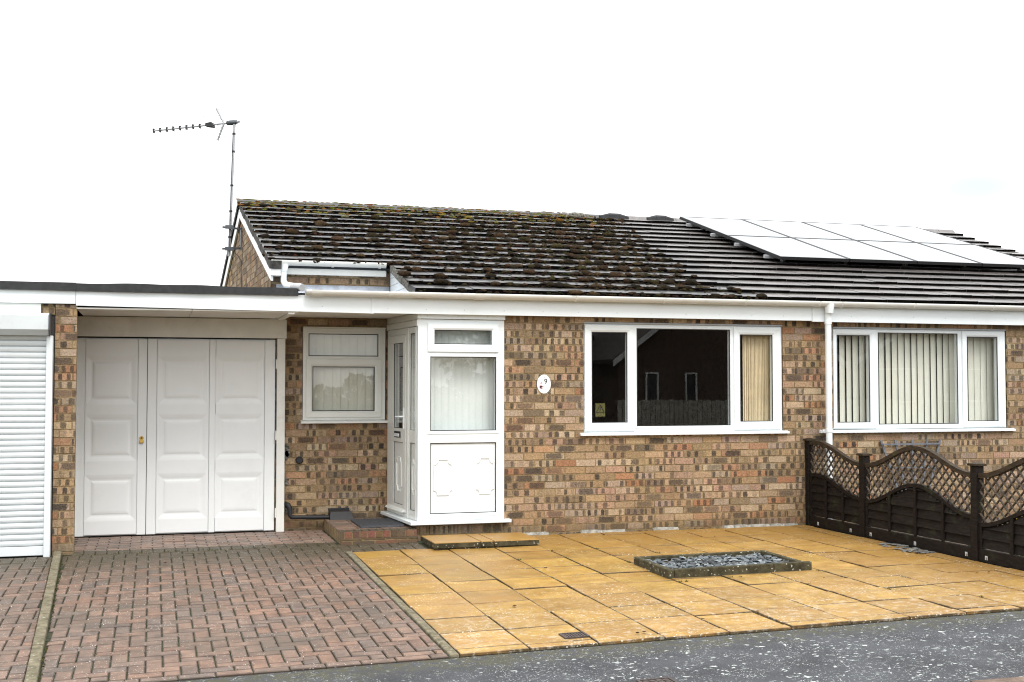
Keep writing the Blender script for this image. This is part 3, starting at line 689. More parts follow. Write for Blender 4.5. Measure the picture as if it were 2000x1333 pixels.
# boarded cheek at the end of the lower roof
ck = MB(); n = 4
zb, pts = 2.475, []
for q in range(n):
    za, zc = zb + (2.80 - zb) * q / n, zb + (2.80 - zb) * (q + 1) / n - .004
    ya = lambda z: (z - (ROOF0[1] - .055)) / SL + ROOF0[0]
    yb = 1.02
    if ya(za) < yb: ck.prism([(max(ya(za), -.12), za), (yb, za), (yb, zc), (max(min(ya(zc), yb - .01), -.12), zc)], 0, shx(-1.115, .5) - .012 + .0, shx(-1.115, .5) + .01)
ck.build('cheek_cladding', 'upvc', bung, bevel=.002)
# gutters
def gutter(x0, x1, y, zt_, r, brackets, name='gutter', tone='gutter', wall=.004, unions=()):
    b = MB(); prof = []
    for k in range(13):
        a = math.pi + math.pi * k / 12; prof.append((y + r * math.cos(a), zt_ + r * math.sin(a)))
    prof_i = [(y + (r - wall) * math.cos(math.pi + math.pi * k / 12), zt_ + (r - wall) * math.sin(math.pi + math.pi * k / 12)) for k in range(13)]
    loop = prof + prof_i[::-1]
    vs = [(x0, *p) for p in loop] + [(x1, *p) for p in loop]; n = len(loop)
    b.add(vs, [(i, (i + 1) % n, n + (i + 1) % n, n + i) for i in range(n)], sm=True)
    for X, s in ((x0, 1), (x1, -1)):
        b.add([(X, *p) for p in prof] + [(X + s * .004, *p) for p in prof], [tuple(range(13)), tuple(range(25, 12, -1))] + [(i, i + 1, 14 + i, 13 + i) for i in range(12)])
    o = b.build(name, tone, bung)
    k = MB()
    for X in brackets:
        q = []
        for rr in (r + .007, r - .001):
            q.append([(y + rr * math.cos(math.pi + math.pi * t / 12), zt_ + rr * math.sin(math.pi + math.pi * t / 12)) for t in range(13)])
        lp = q[0] + q[1][::-1]; w = .011 if X not in unions else .05
        vs = [(X - w, *p) for p in lp] + [(X + w, *p) for p in lp]; n = len(lp)
        k.add(vs, [(i, (i + 1) % n, n + (i + 1) % n, n + i) for i in range(n)] + [tuple(range(n)), tuple(range(2 * n - 1, n - 1, -1))])
    build_each(k, 'gutter_bracket', tone, o); return o
gut = gutter(-2.205, 8.72, -.184, 2.478, .056, [-2.1, -1.38, -.46, .58, 1.57, 2.52, 3.42, 3.70, 4.63, 5.68, 6.7, 7.7], unions=(-.46, -2.1))
gutter(-2.435, -1.2, .976, 2.880, .053, [-2.37, -1.78, -1.27], unions=(-2.37,))
# main downpipe, between the two fronts
dp = MB(); dp.tube([(3.557, -.184, 2.45), (3.557, -.184, 2.40), (3.557, -.16, 2.34), (3.557, -.155, 2.30), (3.557, -.155, .02)], .035, 16)
dp.tube([(3.557, -.184, 2.47), (3.557, -.184, 2.35)], [.062, .041], 16)
d_ = dp.build('downpipe', 'upvc', bung); dp = MB(); dp.tube([(3.557, -.155, 1.075), (3.557, -.155, 1.035)], .040, 16); dp.box(3.50, 3.61, -.125, -.10, 1.045, 1.065); dp.tube([(3.557, -.155, 2.27), (3.557, -.155, 2.23)], .040, 16)
build_each(dp, 'pipe_clip', 'upvc', d_)
# short upper downpipe with its shoe on the flat roof
dp = MB(); dp.tube([(-2.30, .976, 2.84), (-2.30, .976, 2.76)], [.055, .036], 14); dp.tube([(-2.30, .976, 2.78), (-2.30, .976, 2.66), (-2.298, .86, 2.625), (-2.29, .78, 2.600), (-2.275, .10, 2.535)], [.032, .032, .034, .033, .033], 14)
dp.build('downpipe', 'upvc', bung)
dp = MB(); dp.tube([(-2.278, .20, 2.542), (-2.26, -.10, 2.512), (-2.235, -.17, 2.500)], [.036, .040, .036], 12); dp.build('downpipe_shoe', 'alu', bung)

# ------------------------------------------------------------------ windows
def ring(b, x0, x1, z0, z1, w, ya, yb, bot=None):
    bt = bot or w
    b.box(x0, x0 + w, ya, yb, z0, z1); b.box(x1 - w, x1, ya, yb, z0, z1); b.box(x0 + w, x1 - w, ya, yb, z1 - w, z1); b.box(x0 + w, x1 - w, ya, yb, z0, z0 + bt)
def glazing(parent, x0, x1, z0, z1, y, rub=.011):
    p = MB(); p.box(x0 - .012, x1 + .012, y, y + .004, z0 - .012, z1 + .012); g0 = p.build('pane', 'glass', parent)
    q = MB(); ring(q, x0 - .002, x1 + .002, z0 - .002, z1 + .002, rub, y - .009, y - .002); q.build('gasket', 'rubber', parent)
def window(outer, panes, mullions, sashes, sill, head, tone='upvc', y=0.0):
    """outer (x0,x1,z0,z1), panes and sashes lists of rectangles, all facing -Y"""
    x0, x1, z0, z1 = outer; b = MB()
    ya, yb = y + .012, y + .072
    holes = panes
    q = [(x0, x1, z0, z1)]
    for h in holes: q = cut(q, h)
    for (a, c, d, e) in q: b.box(a, c, ya, yb, d, e)
    w = b.build('window', tone, bung)
    for sdef in sashes:
        (sx0, sx1, sz0, sz1), (px0, px1, pz0, pz1) = sdef
        s = MB(); yy = ya - .016
        qq = cut([(sx0, sx1, sz0, sz1)], (px0 + .0, px1 - .0, pz0, pz1))
        # bevelled casement: four mitred members
        A = [(sx0, sz0), (sx1, sz0), (sx1, sz1), (sx0, sz1)]; Bq = [(px0, pz0), (px1, pz0), (px1, pz1), (px0, pz1)]
        I = [(A[k][0] + (Bq[k][0] - A[k][0]) * .72, A[k][1] + (Bq[k][1] - A[k][1]) * .72) for k in range(4)]
        for k in range(4):
            m = (k + 1) % 4; e = .0006
            P8 = [(A[k][0], ya - .0005, A[k][1]), (A[m][0], ya - .0005, A[m][1]), (Bq[m][0], ya - .0005, Bq[m][1]), (Bq[k][0], ya - .0005, Bq[k][1]),
                  (A[k][0], yy, A[k][1]), (A[m][0], yy, A[m][1]), (I[m][0], yy, I[m][1]), (I[k][0], yy, I[k][1]), (Bq[m][0], yy + .010, Bq[m][1]), (Bq[k][0], yy + .010, Bq[k][1])]
            s.add(P8, [(0, 1, 2, 3), (4, 5, 1, 0), (4, 7, 6, 5), (7, 9, 8, 6), (9, 3, 2, 8), (0, 3, 9, 7, 4), (1, 5, 6, 8, 2)])
        s.build('casement', tone, w, bevel=.0015, seg=1)
    for (a, c, d, e) in panes: glazing(w, a, c, d, e, ya + .006)
    for (a, c, d, e) in panes:
        # glazing bead on fixed lights
        if not any(abs(a - s_[1][0]) < .001 for s_ in sashes):
            bd = MB(); ring(bd, a - .022, c + .022, d - .022, e + .022, .022, ya - .006, ya - .0005); bd.build('glazing_bead', tone, w, bevel=.004)
    s = MB(); (sa, sb, sz, sh_) = sill
    s.hexa([(sa, y - .052, sz), (sb, y - .052, sz), (sb, ya + .03, sz), (sa, ya + .03, sz), (sa, y - .052, sz + sh_), (sb, y - .052, sz + sh_), (sb, ya - .001, sz + sh_ + .012), (sa, ya - .001, sz + sh_ + .012)])
    s.build('sill', tone, w, bevel=.003)
    if head:
        hd = MB(); hd.box(x0 + .0, x1 - .0, y - .010, yb, z1 + .002, z1 + head); hd.build('head_trim', 'alu' if tone == 'upvc' else 'soffit', w)
    return w
P1 = [(.825, 1.231, 1.155, 2.118), (1.337, 2.439, 1.115, 2.163), (2.557, 2.957, 1.154, 2.112)]
w1 = window((.735, 3.070, 1.058, 2.204), P1, None, [((.748, 1.313, 1.070, 2.192), P1[0]), ((2.483, 3.052, 1.070, 2.192), P1[2])], (.685, 3.128, 1.022, .022), .018)
P2 = [(3.762, 4.187, 1.133, 2.122), (4.294, 5.357, 1.108, 2.156), (5.483, 5.906, 1.135, 2.122)]
w2 = window((3.705, 6.012, 1.060, 2.194), P2, None, [((3.712, 4.270, 1.073, 2.184), P2[0]), ((5.415, 6.000, 1.073, 2.184), P2[2])], (3.525, 6.10, 1.020, .022), .018)
P3 = [(-2.012, -1.250, 1.869, 2.114), (-1.968, -1.289, 1.273, 1.757)]
w3 = window((-2.070, -1.172, 1.178, 2.170), P3, None, [((-2.036, -1.216, 1.205, 1.835), P3[1])], (-2.095, -1.128, 1.142, .022), .016, tone='upvc_cream', y=1.13)

# blinds -------------------------------------------------------------
def blind(name, label, mat, x0, x1, y, z0, z1, n, ang, w, tilt_var=2., thing_group='vertical blinds hanging behind the windows'):
    b = MB()
    for k in range(n):
        xc = x0 + (x1 - x0) * (k + .5) / n; a_ = ang if not isinstance(ang, tuple) else ang[0] + (ang[1] - ang[0]) * (k / (n - 1)); a = R(a_ + random.uniform(-tilt_var, tilt_var)); c, s = math.cos(a), math.sin(a); cols = 5
        vs = []; cur = .006
        for zz in (z0, z1):
            for t in range(cols):
                u = (t / (cols - 1) - .5) * w; bul = cur * (1 - (2 * t / (cols - 1) - 1) ** 2); vs.append((xc + u * c + bul * s, y + u * s - bul * c, zz + random.uniform(-.002, .002)))
        vs2 = [(p[0] + .0012 * s, p[1] + .0012, p[2]) for p in vs]
        b.add(vs, [(t, t + 1, cols + t + 1, cols + t) for t in range(cols - 1)], sm=True)
    hr = MB(); hr.box(x0 - .02, x1 + .02, y - .02, y + .02, z1, z1 + .03)
    root = thing(name, label, 'blind', ((x0 + x1) / 2, y, z0), thing_group)
    b.build('slats', mat, root); hr.build('head_rail', 'upvc_cream', root)
    return root
blind('vertical_blind', 'pale closed vertical blind behind the small window between garage and porch', 'blind_cream', -2.02, -1.20, 1.26, 1.15, 2.13, 9, -8, .104)
blind('vertical_blind', 'whitish closed vertical blind inside the front glass of the porch', 'blind', -.93, -.19, .16, .95, 2.13, 10, -7, .088)
blind('vertical_blind', 'beige vertical blind drawn together behind the right pane of the big dark window', 'blind_beige', 2.66, 2.99, .125, 1.06, 2.14, 20, 40, .080, 7)
blind('vertical_blind', 'half open cream vertical blind across the three-pane window behind the fence', 'blind_cream', 3.80, 6.05, .17, 1.06, 2.16, 26, (20, 6), .092, 5)
ws = thing('warning_sign', 'small yellow card with a black triangle inside the left pane of the big dark window', 'sign', (.955, .11, 1.23))
c_ = MB(); c_.box(.905, 1.015, .11, .113, 1.22, 1.36); c_.build('card', 'yellowcard', ws)
c_ = MB(); A = [(.960, 1.345), (.915, 1.265), (1.005, 1.265)]
for k in range(3): c_.beam((A[k][0], .107, A[k][1]), (A[(k + 1) % 3][0], .107, A[(k + 1) % 3][1]), .003, .008, up=(0, 1, 0))
c_.box(.957, .963, .106, .109, 1.285, 1.32)
c_.build('triangle', 'ink', ws)

# ================================================================== PORCH
por = thing('entrance_porch', 'white plastic enclosed porch with glazed front, panelled base and side door', 'porch', (-.6, 0, .18))
FX0, FX1, FY = -1.055, -.148, -.03
fr = MB(); PF = [(-.886, -.283, 1.968, 2.115), (-.928, -.234, 1.088, 1.843), (-.928, -.234, .252, .968)]
q = [(FX0, FX1, .185, 2.222)]
for h in PF: q = cut(q, h)
for (a, b, c, d) in q: fr.box(a, b, FY, FY + .07, c, d)
pf = fr.build('front_frame', 'upvc', por, bevel=.003)
s = MB(); ya, yy = FY, FY - .018
A = [(-.955, 1.892), (-.212, 1.892), (-.212, 2.182), (-.955, 2.182)]; Bq = [(-.886, 1.968), (-.283, 1.968), (-.283, 2.115), (-.886, 2.115)]
I = [(A[k][0] + (Bq[k][0] - A[k][0]) * .72, A[k][1] + (Bq[k][1] - A[k][1]) * .72) for k in range(4)]
for k in range(4):
    m = (k + 1) % 4
    s.add([(A[k][0], ya - .0005, A[k][1]), (A[m][0], ya - .0005, A[m][1]), (Bq[m][0], ya - .0005, Bq[m][1]), (Bq[k][0], ya - .0005, Bq[k][1]), (A[k][0], yy, A[k][1]), (A[m][0], yy, A[m][1]), (I[m][0], yy, I[m][1]), (I[k][0], yy, I[k][1]), (Bq[m][0], yy + .01, Bq[m][1]), (Bq[k][0], yy + .01, Bq[k][1])],
          [(0, 1, 2, 3), (4, 5, 1, 0), (4, 7, 6, 5), (7, 9, 8, 6), (9, 3, 2, 8), (0, 3, 9, 7, 4), (1, 5, 6, 8, 2)])
s.build('casement', 'upvc', pf, bevel=.0015, seg=1)
bd = MB()
for (a, b, c, d) in PF[1:]: ring(bd, a - .03, b + .03, c - .03, d + .03, .030, FY - .007, FY - .0006)
bd.build('glazing_bead', 'upvc', pf, bevel=.005)
for (a, b, c, d) in PF[:2]: glazing(pf, a, b, c, d, FY + .012)
pn = MB(); pn.box(-.934, -.228, FY + .012, FY + .03, .246, .974); fp = pn.build('base_panel', 'upvc', por)
gk = MB(); ring(gk, -.930, -.232, .250, .970, .010, FY + .002, FY + .010); gk.build('gasket', 'rubber', fp)
def plaque_ring(b, fr_, x0, x1, z0, z1, yf, w=.012, nx=.035, nz=.045):
    """raised moulding with scooped corners; fr_ maps (u, depth, z)"""
    def outl(o):
        a, c, d, e = x0 - o, x1 + o, z0 - o, z1 + o; L = []
        def arc(cx, cz, sx, sz):
            pts = []
            for t in range(6):
                an = math.pi / 2 * t / 5; pts.append((cx + sx * (nx - o * .6) * math.cos(an), cz + sz * (nz - o * .6) * math.sin(an)))
            return pts
        L += arc(a, d, 1, 1)[::-1]; L += [p for p in arc(c, d, -1, 1)]; L += arc(c, e, -1, -1)[::-1]; L += arc(a, e, 1, -1)
        # order: bottom-left (left->bottom) handled by reversing
        return L
    A_, B_ = outl(0), outl(-w); n = len(A_)
    rng_ = [(A_, 0.), ([((p[0] * .6 + q_[0] * .4), (p[1] * .6 + q_[1] * .4)) for p, q_ in zip(A_, B_)], .010), ([((p[0] * .3 + q_[0] * .7), (p[1] * .3 + q_[1] * .7)) for p, q_ in zip(A_, B_)], .010), (B_, 0.)]
    vs = [fr_(p[0], yf - dd, p[1]) for L, dd in rng_ for p in L]
    fs = [(r_ * n + i, r_ * n + (i + 1) % n, (r_ + 1) * n + (i + 1) % n, (r_ + 1) * n + i) for r_ in range(3) for i in range(n)]
    b.add(vs, fs, sm=False)
idf = lambda u, y, z: (u, y, z)
for (xa, xb, za, zb_) in ((-.893, -.690, .433, .808), (-.450, -.252, .437, .816)):
    mo_ = MB(); plaque_ring(mo_, idf, xa, xb, za, zb_, FY + .0115, .016); mo_.build('moulding', 'upvc', fp)
hb = MB(); hb.box(FX0 - .010, FX1 + .004, FY - .028, FY - .001, 2.226, 2.284); hb_ = hb.build('head_board', 'upvc', por, bevel=.002)
sc = MB(); screws(sc, FX0 - .03, FX1, FY - .028, 2.255, .33); build_each(sc, 'screw_cap', 'galv', hb_)
# side of the porch: slightly out of square with the front
SP0, SP1 = Vector((-1.055, -.03, 0)), Vector((-1.150, 1.12, 0)); SD = (SP1 - SP0).normalized(); SN = Vector((-SD.y, SD.x, 0)); SLN = (SP1 - SP0).length
def side(u, dpt, z):            # u from the front corner backwards, dpt metres inward (positive = into the porch)
    p = SP0 + SD * u - SN * dpt; return (p.x, p.y, z)
if SN.x > 0: SN = -SN
class SB(MB):
    def __init__(s): super().__init__(); s.T = side
q = [(.0725, SLN, .185, 2.150)]
SG = [(.100, .275, 1.092, 2.085), (.100, .275, .275, .962)]
DO = (.405, 1.075, .225, 2.085)
for h in SG + [DO]: q = cut(q, h)
sf = SB()
for (a, b, c, d) in q: sf.box(a, b, 0, .07, c, d)
sfo = sf.build('side_frame', 'upvc_cream', por, bevel=.003)
sm_ = SB(); sm_.box(.318, .392, -.012, -.0006, .186, 2.15); sm_.build('mullion', 'upvc_cream', sfo, bevel=.004)
p_ = SB(); p_.box(.092, .283, .02, .024, 1.084, 2.093); p_.build('pane', 'glass', sfo)
gk = SB(); ring(gk, .098, .277, 1.090, 2.087, .006, .004, .012); ring(gk, .098, .277, .273, .964, .006, .004, .012); gk.build('gasket', 'rubber', sfo)
p_ = SB(); p_.box(.092, .283, .016, .03, .268, .969); sp_ = p_.build('base_panel', 'upvc_cream', sfo)
mo_ = SB(); plaque_ring(mo_, idf, .135, .240, .43, .80, .0155, .014, .03, .05); mo_.build('moulding', 'upvc_cream', sfo)
# door
do = SB(); DG = (.500, .860, 1.100, 2.000); DP = (.500, .860, .300, .955)
q = [(DO[0] + .004, DO[1] - .004, DO[2] + .004, DO[3] - .004)]
for h in (DG, DP): q = cut(q, h)
for (a, b, c, d) in q: do.box(a, b, -.014, .05, c, d)
door = do.build('door', 'upvc_cream', por, bevel=.004)
p_ = SB(); p_.box(.492, .868, .008, .012, 1.092, 2.008); p_.build('pane', 'glass', door)
gk = SB(); ring(gk, .498, .862, 1.098, 2.002, .007, -.010, -.002); ring(gk, .498, .862, .298, .957, .006, -.008, -.001); gk.build('gasket', 'rubber', door)
p_ = SB(); p_.box(.492, .868, .004, .02, .292, .963); p_.build('door_panel', 'upvc_cream', door)
mo_ = SB(); plaque_ring(mo_, idf, .585, .775, .43, .80, .0035, .014, .04, .05); mo_.build('moulding', 'upvc_cream', door)
ha = SB(); ha.box(.448, .476, -.022, -.0145, 1.10, 1.32); ha.tube([(.462, -.02, 1.225), (.462, -.055, 1.225), (.47, -.062, 1.225), (.60, -.062, 1.222)], .010, 10); ha.build('handle', 'upvc', door)
lb = SB(); lb.box(.575, .80, -.024, -.0145, 1.000, 1.068); lb_ = lb.build('letterbox', 'blackplastic', door, bevel=.003)
lb = SB(); lb.box(.60, .775, -.030, -.0245, 1.012, 1.045); lb.build('flap', 'upvc', door)
db = SB(); db.hexa([(.42, -.05, .235), (1.06, -.05, .235), (1.06, -.0145, .235), (.42, -.0145, .235), (.42, -.04, .25), (1.06, -.04, .25), (1.06, -.0145, .268), (.42, -.0145, .268)]); db.build('weather_bar', 'upvc_cream', door)
# boarded head of the side and the sill round both faces
hd = SB()
for k in range(2): hd.box(-.0, SLN, -.012 + .006 * k, .03, 2.154 + .066 * k, 2.154 + .066 * (k + 1) - .004)
hd.build('head_cladding', 'upvc_cream', por, bevel=.002)
sl_ = MB(); sv = [(-1.135, -.085), (-.085, -.085), (-.085, .0), (-1.0, .0), (-1.09, 1.11), (-1.225, 1.11)]
sl_.prism([(a, b) for a, b in sv], 2, .150, .182); sl_.build('sill', 'upvc', por, bevel=.004)
# brick plinth below the sill
B, Mo = brickwork((-1.05, -.002, -.06), (1, 0, 0), (0, -1, 0), .90, .205, blen=.112, course=.10, thick=.06); pl_ = B.build('plinth', 'brick', por); Mo.build('mortar', 'mortar', pl_)
B, Mo = brickwork((-1.14, 1.10, -.06), (.09, -1.1, 0), (-1, -.08, 0), 1.10, .205, thick=.05); pl_ = B.build('plinth', 'brick', por); Mo.build('mortar', 'mortar', pl_)

# ================================================================== GARAGE (own) and NEIGHBOUR'S GARAGE
gar = thing('flat_roofed_garage', 'flat felt roofed garage with white panelled side-hung door beside the bungalow', 'garage', (-3.4, .5, 0))
DY = 1.10
# brick pier
B, Mo = brickwork((-4.493, -.085, -.06), (1, 0, 0), (0, -1, 0), .188, 2.36, thick=.09, blen=.225, phase=.05); pr = B.build('brick_pier', 'brick', gar); Mo.build('mortar', 'mortar', pr)
sw = MB(); sw.box(-4.49, -4.41, .02, 5.5, -.05, 2.35); sw.box(-2.29, -2.25, 1.36, 5.5, -.05, 2.35); sw.box(-4.40, -2.3, 5.4, 5.5, -.05, 2.35); build_each(sw, 'side_wall', 'mortar', gar)
fa = MB(); fa.hexa([(-4.314, -.120, 2.290), (-1.552, -.120, 2.264), (-1.552, -.100, 2.264), (-4.314, -.100, 2.290), (-4.314, -.120, 2.430), (-1.552, -.120, 2.434), (-1.552, -.100, 2.434), (-4.314, -.100, 2.430)])
fo = fa.build('fascia_board', 'upvc', gar, bevel=.002); sc = MB(); screws(sc, -4.25, -1.7, -.12, 2.325, .52); build_each(sc, 'screw_cap', 'galv', fo)
fl = MB(); n = 40
for k in range(n):
    xa, xb = -4.312 + (2.042) * k / n, -4.312 + 2.042 * (k + 1) / n
    wv = lambda x: .004 * math.sin(x * 3.1) + .003 * math.sin(x * 9.7 + 1)
    fl.hexa([(xa, -.150 - wv(xa), 2.424), (xb, -.150 - wv(xb), 2.424), (xb, -.1225, 2.424), (xa, -.1225, 2.424), (xa, -.150 - wv(xa), 2.500 + wv(xa)), (xb, -.150 - wv(xb), 2.500 + wv(xb)), (xb, -.1225, 2.502 + wv(xb)), (xa, -.1225, 2.502 + wv(xa))])
fl.box(-4.31, -2.27, -.12, .33, 2.438, 2.497); fl.box(-4.31, -2.44, .331, 5.55, 2.438, 2.497)
fl.build('felt_roof', 'felt', gar)
sf = MB(); sf.box(-4.31, -3.27, -.098, 1.03, 2.262, 2.275); sf.box(-3.265, -2.268, -.098, 1.03, 2.262, 2.275); sf.box(-2.36, -2.30, -.098, 1.03, 2.245, 2.2615); build_each(sf, 'soffit', 'soffit', gar)
ln_ = MB(); ln_.box(-4.40, -2.262, 1.035, 1.06, 2.052, 2.256); lo = ln_.build('lintel_board', 'garage_wood', gar, bevel=.003)
ln_ = MB(); ln_.box(-2.30, -2.258, 1.03, 1.0345, 2.05, 2.25); sc = MB()
for (x_, z_) in ((-3.9, 2.09), (-3.35, 2.20), (-3.35, 2.09), (-2.9, 2.20), (-2.9, 2.09), (-2.45, 2.09)): ln_.tube([(x_, 1.036, z_), (x_, 1.032, z_)], .006, 8)
ln_.build('trim', 'garage_wood', lo)
fp_ = MB(); fp_.box(-2.352, -2.268, 1.06, 1.145, -.02, 2.048); fp_.box(-4.43, -4.385, 1.06, 1.145, -.02, 2.048); bk = MB(); bk.box(-4.405, -2.30, 1.16, 1.19, -.03, 2.36); bk.build('door_light_block', 'room', gar)  # bk: unseen dark panel added to stop light leaking round the door
fpo = build_each(fp_, 'door_frame', 'garage_wood', gar, .003)[0]
hg = MB()
for z_ in (1.78, 1.02, .20): hg.box(-2.366, -2.352, 1.055, 1.085, z_ - .05, z_ + .05)
build_each(hg, 'hinge', 'garage_wood', fpo)
def raised(b, x0, x1, z0, z1, y):
    """pressed-steel square: soft outer slope, recess, raised field"""
    st = [(-.055, 0.), (-.042, .0015), (-.022, .005), (-.006, .009), (.004, .010), (.012, .0095), (.026, .005), (.042, .003), (.055, .0025)]
    rows = []
    for (o, d) in st: rows.append([(x0 + o, y + d, z0 + o), (x1 - o, y + d, z0 + o), (x1 - o, y + d, z1 - o), (x0 + o, y + d, z1 - o)])
    vs = [p for r_ in rows for p in r_]; n = len(rows)
    b.add(vs, [(4 * i + k, 4 * i + (k + 1) % 4, 4 * i + 4 + (k + 1) % 4, 4 * i + 4 + k) for i in range(n - 1) for k in range(4)], sm=False); b.add(rows[-1], [(0, 1, 2, 3)])
def leaf(name, x0, x1, panels, stiles, label=None):
    """a garage door leaf: panels (x0,x1) each with three pressed squares; stiles (x0,x1) plain"""
    b = MB(); b.box(x0, x1, DY + .016, DY + .04, .012, 2.04)
    for (a, c) in stiles: b.box(a, c, DY - .002, DY + .0155, .012, 2.036)
    o = b.build(name, 'garage', gar, bevel=.003)
    for (a, c) in panels:
        p = MB(); hs = []; cx = (a + c) / 2 ; hw = .197
        for (za, zc) in ((1.407, 1.802), (.826, 1.199), (.216, .582)): hs.append((cx - hw - .003 - .055, cx + hw - .003 + .055, za - .055, zc + .055))
        q = [(a + .003, c - .003, .024, 2.028)]
        for h in hs: q = cut(q, h)
        for (A1, A2, A3, A4) in q: p.add([(A1, DY, A3), (A2, DY, A3), (A2, DY, A4), (A1, DY, A4)], [(0, 1, 2, 3)])
        for h in hs: raised(p, h[0] + .055, h[1] - .055, h[2] + .055, h[3] - .055, DY)
        p.box(a + .003, a + .006, DY + .0005, DY + .015, .024, 2.028); p.box(c - .006, c - .003, DY + .0005, DY + .015, .024, 2.028)
        p.build('panel', 'garage', o)
    return o
l1 = leaf('door_leaf', -4.384, -3.680, [(-4.284, -3.770)], [(-4.384, -4.287), (-3.767, -3.680)])
l2 = leaf('door_leaf', -3.674, -2.370, [(-3.580, -3.052), (-2.986, -2.480)], [(-3.674, -3.583), (-3.049, -2.989), (-2.477, -2.370)])
lk = MB(); lk.tube([(-3.728, DY - .002, 1.005), (-3.728, DY - .012, 1.005)], .022, 16); lk.box(-3.750, -3.706, DY - .018, DY - .002, .955, .985); lk.box(-3.747, -3.709, DY - .032, DY - .018, .958, .972); lk.build('handle', 'brass', l1, bevel=.002)
lk = MB(); lk.tube([(-3.728, DY - .012, 1.007), (-3.728, DY - .016, 1.007)], .009, 12); lk.build('keyhole', 'ink', l1)

ng = thing('flat_roofed_garage', 'neighbouring flat roofed garage with white roller shutter at the left edge', 'garage', (-5.8, .5, 0))
fa = MB(); fa.box(-7.4, -4.318, -.120, -.100, 2.306, 2.430); fa.build('fascia_board', 'upvc', ng, bevel=.002)
fl = MB(); fl.box(-7.4, -4.314, -.150, -.1225, 2.426, 2.502); fl.box(-7.4, -4.314, -.12, 5.55, 2.438, 2.497); fl.build('felt_roof', 'felt', ng)
B, Mo = brickwork((-7.3, -.065, 2.20), (1, 0, 0), (0, -1, 0), 2.80, .105, thick=.08, blen=.225); hb_ = B.build('brick_head', 'brick', ng); Mo.build('mortar', 'mortar', hb_)
wb = MB(); wb.box(-7.4, -4.62, -.098, -.07, 2.215, 2.304); wb.build('head_board', 'upvc_cream', ng)
sb = MB(); sb.prism([(-.31, 2.055), (-.31, 2.185), (-.285, 2.205), (-.07, 2.205), (-.07, 2.005), (-.25, 2.005)], 0, -7.3, -4.535); sbo = sb.build('shutter_box', 'shutterbox', ng, bevel=.003)
st_ = MB(); st_.prism([(-.315, 2.05), (-.315, 2.19), (-.285, 2.21), (-.068, 2.21), (-.068, 2.0), (-.25, 2.0)], 0, -4.5345, -4.525); st_.build('end_cap', 'steelgrey', sbo)
gd = MB(); gd.box(-4.560, -4.505, -.20, -.07, -.02, 2.004); gd.box(-7.3, -7.22, -.20, -.07, -.02, 2.004); build_each(gd, 'guide_rail', 'shutter', ng, .003)
rs = MB(); prof = []; z_ = .085; pitch_ = .0535
while z_ < 2.05:
    for t, d in ((0., .010), (.05, .008), (.08, -.004), (.25, -.012), (.5, -.015), (.75, -.0145), (.95, -.012), (.96, .009)): prof.append((-.150 + d, z_ + t * pitch_))
    z_ += pitch_
vs = [(-7.22, *p) for p in prof] + [(-4.562, *p) for p in prof]; n = len(prof)
rs.add(vs, [(i, i + 1, n + i + 1, n + i) for i in range(n - 1)], sm=False); rso = rs.build('roller_shutter', 'shutter', ng)
bt = MB(); bt.box(-7.22, -4.562, -.168, -.14, .0, .083); bt.build('bottom_bar', 'shutter', rso, bevel=.004)
bk = MB(); bk.box(-7.29, -4.497, -.058, -.03, -.03, 2.198); bk.build('shutter_light_block', 'room', ng)  # unseen dark sheet added so no bright gap shows beside the shutter
sw = MB(); sw.box(-7.4, -7.3, -.06, 5.5, -.05, 2.4); sw.box(-7.3, -4.5, 5.4, 5.5, -.05, 2.4); build_each(sw, 'side_wall', 'mortar', ng)

# ================================================================== ROOF-TOP THINGS
# moss: nobody could count it
bm = bmesh.new(); bmesh.ops.create_icosphere(bm, subdivisions=2, radius=1.0); TV = np.array([v.co[:] for v in bm.verts]); TF = [tuple(v.index for v in f.verts) for f in bm.faces]; bm.free()
mo = MB()
def lump(p, r, h, col):
    j = rng.normal(1, .13, (len(TV), 1)); a = rng.uniform(0, 6.28); c, s_ = math.cos(a), math.sin(a)
    v = TV * j; v = np.c_[(v[:, 0] * c - v[:, 1] * s_) * r, (v[:, 0] * s_ + v[:, 1] * c) * r * rng.uniform(.55, .9), v[:, 2] * h]
    ct, st_ = math.cos(PITCH), math.sin(PITCH)
    v = np.c_[v[:, 0], v[:, 1] * ct - v[:, 2] * st_, v[:, 1] * st_ + v[:, 2] * ct] + np.array(p)
    mo.add(v.tolist(), TF, col, sm=True)
BR = [(.042, .027, .016), (.026, .020, .012), (.050, .030, .018), (.019, .015, .010), (.038, .032, .014), (.062, .042, .024)]
YG = [(.125, .115, .026), (.15, .12, .026), (.085, .080, .024), (.17, .085, .022), (.13, .125, .075)]
def bound(s):                     # how far right the moss goes at height s on the slope
    pts = [(0, 2.72), (.35, 2.42), (.8, 2.25), (1.6, 2.40), (3.0, 2.50), (4.0, 2.75), (4.9, 3.05)]
    return float(np.interp(s, [p[0] for p in pts], [p[1] for p in pts]))
